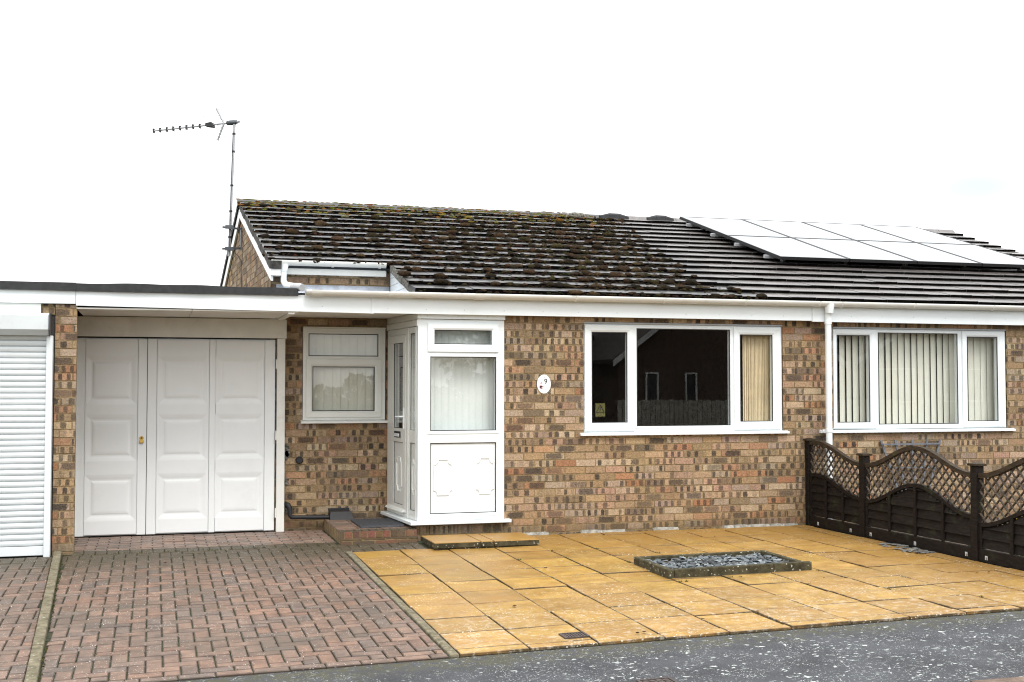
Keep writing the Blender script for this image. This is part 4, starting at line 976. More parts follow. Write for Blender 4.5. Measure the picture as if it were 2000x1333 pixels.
for i in range(16):
    s0 = i * GAUGE; front_ = s0 < S_UP - .1; x = -1.1 if front_ else -2.40; xr = bound(s0)
    while x < xr + .12:
        t = (x + 2.4) / 4.9
        dens = .26 + 1.25 * t ** 1.2
        if i == 0: dens *= .40
        if i <= 2 and x < 0: dens *= .5
        if s0 > 4.0: dens = max(dens, .85)
        if x > xr - .6: dens *= .35 + .65 * max(0, (xr - x) / .6)
        if random.random() < min(.93, dens * .80):
            top = s0 > 3.9 + random.uniform(-.3, .5) and x < 2.4
            col = random.choice(YG) if top and random.random() < .75 else random.choice(BR)
            jj = random.uniform(.7, 1.25); r = min(.06, random.lognormvariate(math.log(.026), .42)) * (0.8 if top else 1)
            p = roof_pt(x, s0 + random.uniform(-.012, .050), .044 + random.uniform(-.006, .008)); lump(p, r * 1.4, r * random.uniform(.42, .7), tuple(v * jj for v in col))
            for _ in range(random.choice((0, 0, 1, 2))):
                q = roof_pt(x + random.uniform(-.07, .07), s0 + random.uniform(.02, .24), .040); r2 = random.uniform(.007, .020); lump(q, r2 * 1.3, r2 * .7, tuple(v * jj for v in random.choice(BR)))
        x += random.uniform(.022, .05)
    x = -1.1 if front_ else -2.40
    while x < xr:                  # thin dark growth hanging on the tile noses
        if random.random() < .50 + .25 * (x > 0):
            r = random.uniform(.010, .022); lump(roof_pt(x, s0 - .004, random.uniform(.024, .040)), r * 1.5, r * .8, tuple(v * random.uniform(.5, 1) for v in random.choice(BR)))
        x += random.uniform(.02, .05)
x = -2.42
while x < 2.55:                    # yellow-green crust on the ridge and the top courses
    for _ in range(4):
        py = random.uniform(-.15, .05); p = (shx(x, RY), RY + py, RZ + .064 - abs(py) * .50); r = random.uniform(.010, .030)
        if random.random() < .85: lump(p, r * 1.6, r * .34, tuple(v * random.uniform(.5, 1.15) for v in random.choice(YG)))
    if random.random() < .9 - .3 * (x > 1): 
        s_ = SLEN - random.uniform(.06, .75); lump(roof_pt(x, s_, .040), random.uniform(.02, .05), .013, tuple(v * random.uniform(.7, 1.2) for v in random.choice(YG)))
    x += random.uniform(.012, .03)
tag(mo.build('roof_moss', 'moss'), 'brown and yellow-green moss cushions growing all over the left half of the tiled roof', 'moss', kind='stuff')

# solar panels: four columns, two rows
def proof(x, s, n):                # the array is a little out of line with the verge
    p = roof_pt(x, s, n); return (p[0] - .044 * (p[1] - 4.1), p[1], p[2])
s_lo, s_mid, s_hi = (1.50 + .205) / math.cos(PITCH), 0, (4.10 + .205) / math.cos(PITCH); s_mid = (s_lo + s_hi) / 2
xs0 = 3.67 + .123
colw = .992
posn = {(0, 0): 'leftmost of the lower row, beside the bare tiles', (1, 0): 'second from left in the lower row', (2, 0): 'third from the left in the lower row', (3, 0): 'right end of lower row, cut by photo edge',
        (0, 1): 'leftmost of the upper row, next to a black vent', (1, 1): 'second from left in the upper row', (2, 1): 'third from the left in the upper row', (3, 1): 'right end of the upper row, beside bare ridge'}
for r_ in range(2):
    for c in range(4):
        xa, xb = xs0 + c * colw + .006, xs0 + (c + 1) * colw - .006; sa, sb_ = (s_lo, s_mid) if r_ == 0 else (s_mid, s_hi); sa += .004; sb_ -= .004
        base = Vector(proof((xa + xb) / 2, (sa + sb_) / 2, .10))
        sp = thing('solar_panel', 'black-framed solar panel on the roof, ' + posn[(c, r_)], 'solar panel', base, 'solar panels on the roof')
        def pb(b, x0, x1, s0, s1, n0, n1): b.hexa([proof(x0, s0, n0), proof(x1, s0, n0), proof(x1, s1, n0), proof(x0, s1, n0), proof(x0, s0, n1), proof(x1, s0, n1), proof(x1, s1, n1), proof(x0, s1, n1)])
        f = MB(); w = .017; pb(f, xa, xa + w, sa, sb_, .105, .145); pb(f, xb - w, xb, sa, sb_, .105, .145); pb(f, xa + w, xb - w, sa, sa + w, .105, .145); pb(f, xa + w, xb - w, sb_ - w, sb_, .105, .145); f.build('frame', 'frameblack', sp)
        f = MB(); pb(f, xa + w, xb - w, sa + w, sb_ - w, .120, .142); f.build('glass_sheet', 'solar', sp)
rl = MB()
for s_ in (s_lo + .28, s_lo + 1.02, s_mid + .30, s_mid + 1.02):
    pb(rl, xs0 - .05, xs0 + 4 * colw + .03, s_ - .02, s_ + .02, .065, .103)
    for X in np.arange(xs0 + .2, xs0 + 3.9, .9): pb(rl, X, X + .04, s_ - .03, s_ + .03, .0, .0645)
tag(rl.build('mounting_rails', 'alu'), 'aluminium rails under the solar panels with ends showing at their left side', 'rails')

# TV aerial ----------------------------------------------------------
ae = thing('tv_aerial', 'tall silver mast with a long rooftop television aerial pointing left, fixed to the gable', 'aerial', (-2.665, 4.4, 3.25))
T0, T1 = Vector((-2.672, 4.4, 3.27)), Vector((-2.616, 4.4, 5.09))
m_ = MB(); m_.tube([T0, T1], .0195, 12); mast = m_.build('mast', 'alu', ae)
b_ = MB()
for t in (.14, .33, .52, .62 + .15, .90): p = T0.lerp(T1, t); b_.tube([p - Vector((0, 0, .012)), p + Vector((0, 0, .012))], .0235, 12)
build_each(b_, 'mast_band', 'blackplastic', mast)
# cable down the mast and gable
b_ = MB(); b_.tube([T1 + Vector((-.02, -.02, -.15)), T0 + Vector((.02, -.022, .9)), T0 + Vector((.0, -.024, .1)), (-2.56, 4.35, 3.28), (-2.520, 4.3, 3.2), (-2.517, 4.25, 2.5)], .004, 6); b_.build('cable', 'blackplastic', ae)
k_ = MB(); GX = shx(-2.375, 4.4) - .008
k_.box(GX - .012, GX, 4.36, 4.44, 3.36, 3.66)
k_.beam((GX - .01, 4.4, 3.64), (T0.x - .09, 4.38, 3.655), .03, .022); k_.beam((GX - .01, 4.4, 3.38), (T0.x - .09, 4.38, 3.365), .03, .026)
k_.beam((T0.x - .055, 4.36, 3.655), (T0.x + .055, 4.36, 3.655), .02, .05); k_.beam((T0.x - .055, 4.36, 3.365), (T0.x + .055, 4.36, 3.365), .02, .05)
k_.build('wall_bracket', 'steelgrey', ae)
BD = Vector((-math.sin(R(62)), math.cos(R(62)), -.055)).normalized(); ED = Vector((math.cos(R(62)), math.sin(R(62)), 0)).normalized(); UPV = ED.cross(BD).normalized()
if UPV.z < 0: UPV = -UPV
H0 = T1 + Vector((0, 0, -.025)); BL = 1.18
m_ = MB(); m_.tube([H0 - BD * .05, H0 + BD * BL], .0125, 8); boom = m_.build('boom', 'alu', ae)
m_ = MB(); m_.tube([H0 - BD * .035, H0 + BD * .03, H0 + BD * .10, H0 + BD * .115], [.030, .036, .033, .02], 10); m_.tube([H0 - BD * .075, H0 - BD * .03], .012, 8); m_.build('clamp', 'steelgrey', ae)
rf = MB(); RB = H0 + BD * .15
for sgn in (1, -1):
    tip = RB + BD * .10 + UPV * (.215 * sgn); rf.tube([RB, tip], .013, 8)
    for k in range(5):
        c = RB.lerp(tip, .26 + .185 * k) ; rf.tube([c - ED * .19, c + ED * .19], .0038, 5)
rf.build('reflector', 'alu', ae)
dpx = MB(); D0 = H0 + BD * .36
dpx.hexa([D0 + BD * a_ + ED * b__ + UPV * c_ for (a_, b__, c_) in ((-.07, -.05, -.045), (.05, -.04, -.02), (.05, .04, -.02), (-.07, .05, -.045), (-.05, -.05, .03), (.05, -.03, .03), (.05, .03, .03), (-.05, .05, .03))])
dpx.build('dipole_box', 'blackplastic', ae, bevel=.008)
lp = MB(); L0 = H0 + BD * .40
lp.tube([L0 - ED * .10 + UPV * .02, L0 - ED * .10 + UPV * .10, L0 + ED * .10 + UPV * .10, L0 + ED * .10 + UPV * .02], .004, 6); lp.build('dipole_loop', 'alu', ae)
for k in range(8):
    c = H0 + BD * (.50 + .096 * k); d_ = MB()
    d_.tube([c - UPV * .030, c + UPV * .030], .016, 8); de = d_.build('director', 'blackplastic', ae)
    d_ = MB(); ln2 = .075
    for s1 in (1, -1):
        d_.tube([c + UPV * .022 * s1, c + UPV * .05 * s1 + ED * ln2], .0034, 5); d_.tube([c + UPV * .022 * s1, c + UPV * .05 * s1 - ED * ln2], .0034, 5)
    d_.build('rod', 'alu', de)

# ================================================================== WALL AND GROUND THINGS
pq = thing('house_number_plaque', 'oval white ceramic plaque with the number 9 and a pink flower on the brick wall', 'number plaque', (.288, -.01, 1.563))
pc = MB(); n = 36
def ell(a, b_, y): return [(.288 + a * math.cos(2 * math.pi * k / n), y, 1.563 + b_ * math.sin(2 * math.pi * k / n)) for k in range(n)]
L = [ell(.074, .097, -.002), ell(.077, .100, -.012), ell(.072, .095, -.020), ell(.066, .089, -.018), ell(.06, .083, -.0165)]
vs = [p for l in L for p in l]; pc.add(vs, [(r_ * n + k, r_ * n + (k + 1) % n, (r_ + 1) * n + (k + 1) % n, (r_ + 1) * n + k) for r_ in range(4) for k in range(n)], sm=True); pc.add(L[-1], [tuple(range(n))])
pc.build('plate', 'ceramic', pq)
cu = bpy.data.curves.new('digit', 'FONT'); cu.body = '9'; cu.size = .075; cu.extrude = .0008
to = bpy.data.objects.new('digit_tmp', cu); COL.objects.link(to); bpy.context.view_layer.update()
me = bpy.data.meshes.new_from_object(to.evaluated_get(bpy.context.evaluated_depsgraph_get())); bpy.data.objects.remove(to)
me.materials.clear(); me.materials.append(M['ink']); no = bpy.data.objects.new('number', me); COL.objects.link(no); no.parent = pq
no.location = (-.001, -.0085, .006); no.rotation_euler = (R(90), 0, 0)
fl = MB()
for (dx, dz, r_) in ((-.034, -.018, .015), (-.028, -.030, .013), (-.042, -.030, .012), (-.034, .012, .008), (-.028, .016, .006), (-.036, -.040, .010)):
    fl.tube([(.288 + dx, -.0168, 1.563 + dz), (.288 + dx, -.0182, 1.563 + dz)], r_, 9)
fl.build('flower', 'pink', pq)
fl = MB()
for (dx, dz) in ((-.022, -.048), (-.012, -.022), (-.044, -.012)): fl.tube([(.288 + dx, -.0168, 1.563 + dz), (.288 + dx, -.0178, 1.563 + dz)], .006, 7)
for dz in (.070, -.070): fl.tube([(.288, -.0168, 1.563 + dz), (.288, -.0195, 1.563 + dz)], .004, 8)
fl.build('fixing', 'steelgrey', pq)

vt = MB(); vt.tube([(-2.105, 1.15, .749), (-2.105, 1.105, .749)], .040, 18); vt.tube([(-2.105, 1.105, .749), (-2.105, 1.095, .749)], [.040, .030], 18)
tag(vt.build('vent_pipe', 'blackplastic'), 'stubby round black pipe end sticking out of the recessed brick wall', 'pipe')
wp = MB(); wp.tube([(-2.245, 1.15, .285), (-2.245, 1.10, .285), (-2.225, 1.075, .280), (-2.21, 1.07, .25), (-2.205, 1.07, .17), (-2.19, 1.07, .150), (-2.15, 1.07, .145), (-1.76, 1.05, .138)], [.024, .024, .026, .026, .024, .026, .022, .022], 14)
tag(wp.build('waste_pipe', 'blackplastic'), 'thin black waste pipe bending along the foot of the recessed wall', 'pipe')
gy = MB(); gy.hexa([(-1.80, .93, .10), (-1.53, .93, .10), (-1.53, 1.14, .10), (-1.80, 1.14, .10), (-1.785, 1.00, .20), (-1.565, 1.00, .20), (-1.565, 1.14, .205), (-1.785, 1.14, .205)]); gy.box(-1.81, -1.52, .915, 1.142, .085, .102); gy.box(-1.79, -1.56, 1.143, 1.147, .2, .225)
tag(gy.build('drain_cover', 'blackplastic', bevel=.006), 'black plastic hood over the drain gully beside the brick step', 'drain cover')
ps = MB()
for (x_, z_, r_) in ((-2.236, .86, .045), (-2.24, .80, .035), (-2.235, .52, .03), (-2.24, .21, .025)):
    k = 10; ps.prism([(x_ + r_ * random.uniform(.5, 1) * math.cos(2 * math.pi * i / k), z_ + r_ * 1.7 * random.uniform(.7, 1.1) * math.sin(2 * math.pi * i / k)) for i in range(k)], 1, 1.139, 1.149)
build_each(ps, 'mortar_dab', 'verge', bung)

# brick entrance step with mat
st = thing('brick_step', 'low red brick entrance step below the porch door', 'step', (-1.45, .4, 0))
B, Mo = brickwork((-1.84, -.125, -.05), (1, 0, 0), (0, -1, 0), .76, .10, thick=.3, blen=.225, course=.075)
B2, _m = brickwork((-1.84, -.125, .045), (1, 0, 0), (0, -1, 0), .76, .072, thick=.1, blen=.076, course=.075)
rb = lambda: tuple(v * random.uniform(.7, 1.1) for v in random.choice([(.20, .085, .055), (.23, .10, .06), (.16, .075, .05), (.13, .08, .055)]))
for bb_ in (B, B2):
    cache = {}
    for i in range(len(bb_.c)):
        key = bb_.c[i]; cache.setdefault(key, rb()); bb_.c[i] = cache[key]; bb_.r[i] = (.25, 0, 0)
B.build('lower_course', 'brick', st); B2.build('upper_course', 'brick', st)
bd_ = MB(); bd_.box(-1.838, -1.085, -.1235, 1.12, -.03, .106); bd_.build('core', 'mortar', st)
tp = MB(); y_ = -.122
class FB(MB): pass
r_ = 0
while y_ < 1.10:
    x_ = -1.84 if r_ else -1.84
    ln3 = (.215 if r_ == 0 else .104); wd = .0735 if r_ == 0 else .215
    while x_ < -1.10:
        x1 = min(x_ + wd - .006, -1.085); dz = random.uniform(-.002, .002)
        tp.hexa([(x_, y_, .107), (x1, y_, .107), (x1, min(y_ + ln3 - .007, 1.11), .107), (x_, min(y_ + ln3 - .007, 1.11), .107), (x_ + .003, y_ + .003, .116 + dz), (x1 - .003, y_ + .003, .116 + dz), (x1 - .003, min(y_ + ln3 - .01, 1.107), .116 + dz), (x_ + .003, min(y_ + ln3 - .01, 1.107), .116 + dz)], tuple(v * 1.15 for v in paver_col())); x_ += wd
    y_ += ln3; r_ += 1
tp.build('top_course', 'paver', st)
mt = MB(); mt.box(-1.60, -1.16, .12, .80, .120, .136)
for k in range(34): mt.box(-1.59 + k * .0128, -1.584 + k * .0128, .135, .785, .1362, .1395)
tag(mt.build('door_mat', 'mat'), 'dark grey ribbed door mat on the brick step by the porch door', 'door mat')

# yellow slab step in front of the porch
ss = thing('slab_step', 'low step of mossy-edged yellow slabs in front of the porch', 'step', (-.53, -.52, 0))
def sslab(xa, xb, ya_, yb_): 
    b = MB(); j = .98; zz = .062; b.hexa([(xa, ya_, .018), (xb, ya_, .018), (xb, yb_, .018), (xa, yb_, .018), (xa, ya_, zz), (xb, ya_, zz), (xb, yb_, zz), (xa, yb_, zz)], (.46 * j, .275 * j, .070 * j)); return b.build('slab', 'slab', ss, bevel=.004)
sslab(-1.055, -.605, -.80, -.21); sslab(-.595, -.475, -.80, -.21); sslab(-.465, -.018, -.80, -.21)
b = MB(); b.box(-1.045, -.028, -.785, -.22, -.03, .0175); b.build('bed', 'edging', ss)
b = MB()
for (xa, xb) in ((-1.055, -.605), (-.595, -.475), (-.465, -.018)): b.box(xa, xb, -.8035, -.8005, .012, .055)
b.box(-1.0585, -1.0555, -.80, -.22, .012, .055)
b.build('mossy_face', 'edging', ss)
# wall foot: pale mortar fillet along the patio
fi = MB(); x_ = .05
while x_ < 3.3:
    x1 = x_ + random.uniform(.12, .35); 
    if random.random() < .5: fi.hexa([(x_, -.03, .004), (x1, -.03, .004), (x1, .0, .004), (x_, .0, .004), (x_ + .02, -.018, .02 + random.uniform(0, .02)), (x1 - .02, -.015, .02), (x1, .0, .035), (x_, .0, .03)])
    x_ = x1
build_each(fi, 'mortar_fillet', 'fillet', bung)

# slate bed
sbd = thing('raised_bed', 'low rectangular bed with lichen-spotted concrete edging in the yellow patio', 'raised bed', (1.07, -2.55, 0))
X0, X1, Y0, Y1 = .42, 1.735, -2.885, -2.13
def kerbpiece(x0, x1, y0, y1):
    b = MB(); z0, z1 = -.08, .078; f = lambda x, y, h: (x, y, gz(x, y) + h)
    b.hexa([f(x0, y0, z0), f(x1, y0, z0), f(x1, y1, z0), f(x0, y1, z0), f(x0, y0, z1), f(x1, y0, z1), f(x1, y1, z1), f(x0, y1, z1)]); return b.build('edging', 'edging', sbd, bevel=.008)
kerbpiece(X0 + .052, X0 + .955, Y0, Y0 + .05); kerbpiece(X0 + .960, X1, Y0 + .003, Y0 + .052); kerbpiece(X0, X0 + .05, Y0 - .002, Y1); kerbpiece(X1 - .10, X1 - .05, Y0 + .056, Y1); kerbpiece(X0 + .052, X1 - .102, Y1 - .05, Y1)
def chips(b, n, x0, x1, y0, y1, zlo, zhi, smin, smax, cols, flat=False):
    for _ in range(n):
        x, y = random.uniform(x0, x1), random.uniform(y0, y1); z = gz(x, y) + random.uniform(zlo, zhi); k = random.randint(5, 7); r = random.uniform(smin, smax); t = r * random.uniform(.12, .28) * (0.5 if flat else 1)
        rot = Matrix.Rotation(random.uniform(0, 6.28), 3, 'Z') @ Matrix.Rotation(0 if flat else random.gauss(0, .38), 3, 'X')
        el = random.uniform(.45, .85); out_ = [(math.cos(2 * math.pi * i / k + random.uniform(-.3, .3)) * r * random.uniform(.75, 1.1), math.sin(2 * math.pi * i / k) * r * el * random.uniform(.75, 1.1)) for i in range(k)]
        vs = [Vector((x, y, z)) + rot @ Vector((p[0], p[1], -t / 2)) for p in out_] + [Vector((x, y, z)) + rot @ Vector((p[0] * .86, p[1] * .86, t / 2)) for p in out_]
        b.add(vs, [tuple(range(k))[::-1], tuple(range(k, 2 * k))] + [(i, (i + 1) % k, k + (i + 1) % k, k + i) for i in range(k)], random.choice(cols))
cb = MB(); SC = [(.10, .125, .14), (.18, .21, .23), (.05, .06, .07), (.28, .315, .33), (.13, .145, .155), (.03, .034, .038)]
chips(cb, 1150, X0 + .06, X1 - .11, Y0 + .06, Y1 - .06, .015, .062, .016, .042, SC)
tag(cb.build('slate_chippings', 'slate'), 'blue-grey slate chippings filling the raised bed', 'slate chippings', kind='stuff')
cb = MB(); cb.box(X0 + .05, X1 - .1, Y0 + .05, Y1 - .05, -.06, .0); cb.build('bed_soil', 'soil', sbd)
cb = MB(); chips(cb, 60, 3.10, 3.31, -2.40, -1.70, .012, .022, .02, .055, [(.16, .16, .15), (.22, .22, .20), (.12, .12, .12)], True)
tag(cb.build('slate_pieces', 'slate'), 'thin grey slate pieces laid flat on the slabs against the fence foot', 'slate pieces', kind='stuff')

# drain grate and pavement cover
dg = thing('drain_grate', 'small rectangular brown iron drain grate in the front edge of the yellow slabs', 'drain', (-1.0, -4.61, -.07))
b = MB(); zf = lambda x, y, h: (x, y, gz(x, y) + h)
def gbox(b, x0, x1, y0, y1, h0, h1): b.hexa([zf(x0, y0, h0), zf(x1, y0, h0), zf(x1, y1, h0), zf(x0, y1, h0), zf(x0, y0, h1), zf(x1, y0, h1), zf(x1, y1, h1), zf(x0, y1, h1)])
gbox(b, -1.085, -.915, -4.675, -4.66, .004, .015); gbox(b, -1.085, -.915, -4.555, -4.54, .004, .015); gbox(b, -1.085, -1.07, -4.66, -4.555, .004, .015); gbox(b, -.93, -.915, -4.66, -4.555, .004, .015); b.build('frame', 'iron', dg)
b = MB()
for k in range(7): gbox(b, -1.066 + k * .0195, -1.056 + k * .0195, -4.655, -4.56, .004, .0135)
for y_ in (-4.63, -4.60, -4.585): gbox(b, -1.068, -.932, y_, y_ + .007, .003, .0125)
b.build('bars', 'iron', dg)
b = MB(); gbox(b, -1.075, -.925, -4.665, -4.55, .001, .0075); b.build('pit', 'rubber', dg)
uc = thing('utility_cover', 'small iron stopcock cover set in the grey pavement at the bottom edge', 'cover', (-.93, -5.83, -.1))
b = MB(); ub = -.014
gbox(b, -1.03, -.83, -5.93, -5.915, ub, ub + .007); gbox(b, -1.03, -.83, -5.735, -5.72, ub, ub + .007); gbox(b, -1.03, -1.015, -5.915, -5.735, ub, ub + .007); gbox(b, -.845, -.83, -5.915, -5.735, ub, ub + .007); b.build('frame', 'iron', uc)
b = MB(); gbox(b, -1.012, -.848, -5.912, -5.738, ub, ub + .003)
for i in range(4):
    for j in range(4): gbox(b, -1.005 + i * .039, -.978 + i * .039, -5.905 + j * .042, -5.875 + j * .042, ub + .003, ub + .0065)
b.build('lid', 'iron', uc)

# small growth and litter in the joints
wd_ = MB()
def tuft(x, y, n, h):
    for _ in range(n):
        a = random.uniform(0, 6.28); l = h * random.uniform(.5, 1.1); bx, by = x + random.uniform(-.015, .015), y + random.uniform(-.006, .006); z = gz(x, y) + .002; w = .003
        tipv = (bx + math.cos(a) * l * .6, by + math.sin(a) * l * .6, z + l); wd_.add([(bx - w, by, z), (bx + w, by, z), (bx, by + w, z), tipv], [(0, 1, 3), (1, 2, 3), (2, 0, 3)], random.choice(YG[:1] + [(.05, .085, .02), (.07, .10, .03)]))
for (x_, y_) in ((.45, -3.05), (.50, -3.05), (.92, -3.0), (1.0, -3.02), (1.76, -2.95), (.43, -2.0), (.0, -1.15), (-.02, -1.6), (.45, -1.14), (.9, -1.58), (1.35, -3.47), (1.8, -3.9), (2.25, -4.4), (-.45, -1.58)): tuft(x_, y_, 14, .022)
for _ in range(420):
    k = random.randrange(24); x_ = -4.25 + random.uniform(0, 2.35); y_ = -4.8 + random.uniform(0, 4.7); gx = -4.44 + round((x_ + 4.44) / .1) * .1 - .003
    if gx > kerb_x(y_) + .05: tuft(gx, y_, 2, .006)
for _ in range(60): y_ = random.uniform(-4.8, -.15); tuft(kerb_x(y_) + .045, y_, 5, .012)
for _ in range(50): x_ = random.uniform(-4.3, -2.0); tuft(x_, -.20 + random.uniform(-.03, .02), 3, .010)
tag(wd_.build('joint_moss', 'moss'), 'tiny moss tufts and weeds in the paving joints', 'moss', kind='stuff')
lv = MB(); LC = [(.09, .05, .025), (.06, .035, .02), (.13, .07, .03)]
for (x_, y_) in ((-.02, -4.45), (.45, -4.34), (-.38, -2.1), (-1.1, -3.6), (2.9, -3.5), (3.0, -3.52), (-.6, -4.70), (-.55, -4.69), (1.6, -3.3), (.9, -1.1), (1.9, -.7), (-3.5, -.9), (-3.2, -.5), (-2.3, -.3)):
    r = random.uniform(.010, .022); a = random.uniform(0, 6.28); z = gz(x_, y_) + .014
    pts = [(x_ + math.cos(a + t) * r * q_, y_ + math.sin(a + t) * r * q_ * .7, z + random.uniform(0, .008)) for t, q_ in ((0, 1.4), (1.2, .8), (2.2, .9), (3.14, 1.3), (4.2, .8), (5.2, .9))]
    lv.add(pts + [(p[0], p[1], p[2] - .0015) for p in pts], [tuple(range(6)), tuple(range(11, 5, -1))], random.choice(LC))
tag(lv.build('leaf_litter', 'moss'), 'a few small brown dead leaves scattered over the paving', 'leaves', kind='stuff')

# ================================================================== FENCE
fe = thing('garden_fence', 'dark brown wooden fence of wavy lattice-topped panels between the two front gardens', 'fence', (3.36, -2.5, 0))
FXc = 3.372
def post(y, ztop, w=.082):
    b = MB(); b.box(FXc - w / 2, FXc + w / 2, y - w / 2, y + w / 2, -.05, ztop - .02); o = b.build('post', 'wood', fe, bevel=.004)
    b = MB(); e = .018; b.box(FXc - w / 2 - e, FXc + w / 2 + e, y - w / 2 - e, y + w / 2 + e, ztop - .0195, ztop)
    b.add([(FXc - w / 2 - e, y - w / 2 - e, ztop), (FXc + w / 2 + e, y - w / 2 - e, ztop), (FXc + w / 2 + e, y + w / 2 + e, ztop), (FXc - w / 2 - e, y + w / 2 + e, ztop), (FXc, y, ztop + .014)], [(0, 1, 4), (1, 2, 4), (2, 3, 4), (3, 0, 4)]); b.build('post_cap', 'wood_rail', o, bevel=.003)
post(-.045, .960, .07); post(-1.130, .852); post(-2.900, .858); post(-4.70, .85)
def panel(ya, yb, ztop, zmid):
    """ya > yb (towards the viewer)"""
    pw = MB(); n = 40
    def rail(b, zf_, h, w):
        for k in range(n):
            y0, y1 = ya + (yb - ya) * k / n, ya + (yb - ya) * (k + 1) / n
            b.hexa([(FXc - w / 2, y1, zf_(y1) - h), (FXc + w / 2, y1, zf_(y1) - h), (FXc + w / 2, y0, zf_(y0) - h), (FXc - w / 2, y0, zf_(y0) - h), (FXc - w / 2, y1, zf_(y1)), (FXc + w / 2, y1, zf_(y1)), (FXc + w / 2, y0, zf_(y0)), (FXc - w / 2, y0, zf_(y0))])
    # lower boarding: overlapping wavy boards in three bays
    zb0 = .02
    pw.box(FXc - .02, FXc + .02, yb, yb + .035, .02, min(zmid(yb), zmid(yb + .035)) - .012); pw.box(FXc - .02, FXc + .02, ya - .035, ya, .02, min(zmid(ya), zmid(ya - .035)) - .012)
    po = None
    z = .125; row = 0
    while z < .62:
        h = .098
        m = 26
        for k in range(m):
            y0, y1 = ya - .036 + (yb + .036 - ya + .036) * k / m, ya - .036 + (yb + .036 - ya + .036) * (k + 1) / m
            t = min(z + h, min(zmid(y0), zmid(y1)) - .03)
            if t - z < .012: continue
            off = lambda y: .006 * math.sin((y - ya) * 7.4 + row * math.pi) + (-.004 if row % 2 else .004)
            a_, c_ = off(y0), off(y1)
            pw.hexa([(FXc - .006 + c_ - .012, y1, z), (FXc + .004 + c_ - .012, y1, z), (FXc + .004 + a_ - .012, y0, z), (FXc - .006 + a_ - .012, y0, z), (FXc - .006 + c_ + .014, y1, t), (FXc + .004 + c_ + .014, y1, t), (FXc + .004 + a_ + .014, y0, t), (FXc - .006 + a_ + .014, y0, t)])
        z += .086; row += 1
    pan = pw.build('panel', 'wood', fe)
    b = MB(); nb = 3 if abs(yb - ya) > 1.2 else 2
    for k in range(1, nb + 1):
        y = ya + (yb - ya) * k / (nb + 1); b.box(FXc - .030, FXc - .014, y - .018, y + .018, .118, zmid(y) - .035)
    build_each(b, 'batten', 'wood', pan, .002)
    b = MB(); b.box(FXc - .026, FXc + .02, yb + .002, ya - .002, .005, .115); b.build('gravel_board', 'wood', pan, bevel=.004)
    b = MB(); rail(b, ztop, .042, .050); b.build('top_rail', 'wood_rail', pan)
    b = MB(); rail(b, zmid, .036, .044); b.build('middle_rail', 'wood', pan)
    b = MB(); sp = .098; L_ = 0
    for sg, xo in ((1, -.006), (-1, .006)):
        c = -3.0
        for c in np.arange(-8.0, 8.0, sp):
            f = lambda y: sg * .95 * (y - ya) + c
            ys = np.linspace(ya - .004, yb + .004, 160); seg = []
            for y in ys:
                ok = zmid(y) - .01 < f(y) < ztop(y) - .02
                if ok: seg.append(y)
                elif seg:
                    if abs(seg[0] - seg[-1]) > .02: b.beam((FXc + xo, seg[0], f(seg[0])), (FXc + xo, seg[-1], f(seg[-1])), .009, .017, up=(0, .7, .7 * sg * -1) if 0 else (1, 0, 0))
                    seg = []
            if len(seg) > 4: b.beam((FXc + xo, seg[0], f(seg[0])), (FXc + xo, seg[-1], f(seg[-1])), .009, .017, up=(1, 0, 0))
    b.build('lattice', 'wood_lat', pan)
    b = MB()
    for t in ((.18, .82) if nb == 2 else (.06, .50, .95)):
        b = MB(); y = ya + (yb - ya) * t; b.box(FXc - .029, FXc - .0265, y - .016, y + .016, .052, .066); b.box(FXc - .029, FXc - .0265, y - .016, y - .006, .030, .052); b.box(FXc - .029, FXc - .0265, y + .006, y + .016, .030, .052); b.build('clip', 'galv', pan)
wave = lambda t: .5 - .5 * math.cos(2 * math.pi * min(max(t, 0), 1))
tA = lambda y: .5 + (-.22 - y) * (.5 / .88)
panel(-.082, -1.088, lambda y: .758 + .188 * wave(tA(y)), lambda y: .400 + .190 * wave(tA(y)))
tB = lambda y: (-1.172 - y) / (2.858 - 1.172)
panel(-1.172, -2.858, lambda y: .760 + .205 * wave(tB(y)) + .015 * tB(y), lambda y: .392 + .218 * wave(tB(y)) + .01 * tB(y))
tC = lambda y: (-2.942 - y) / (4.658 - 2.942)
panel(-2.942, -4.658, lambda y: .778 + .215 * wave(tC(y)), lambda y: .345 + .22 * wave(tC(y)) + .0)
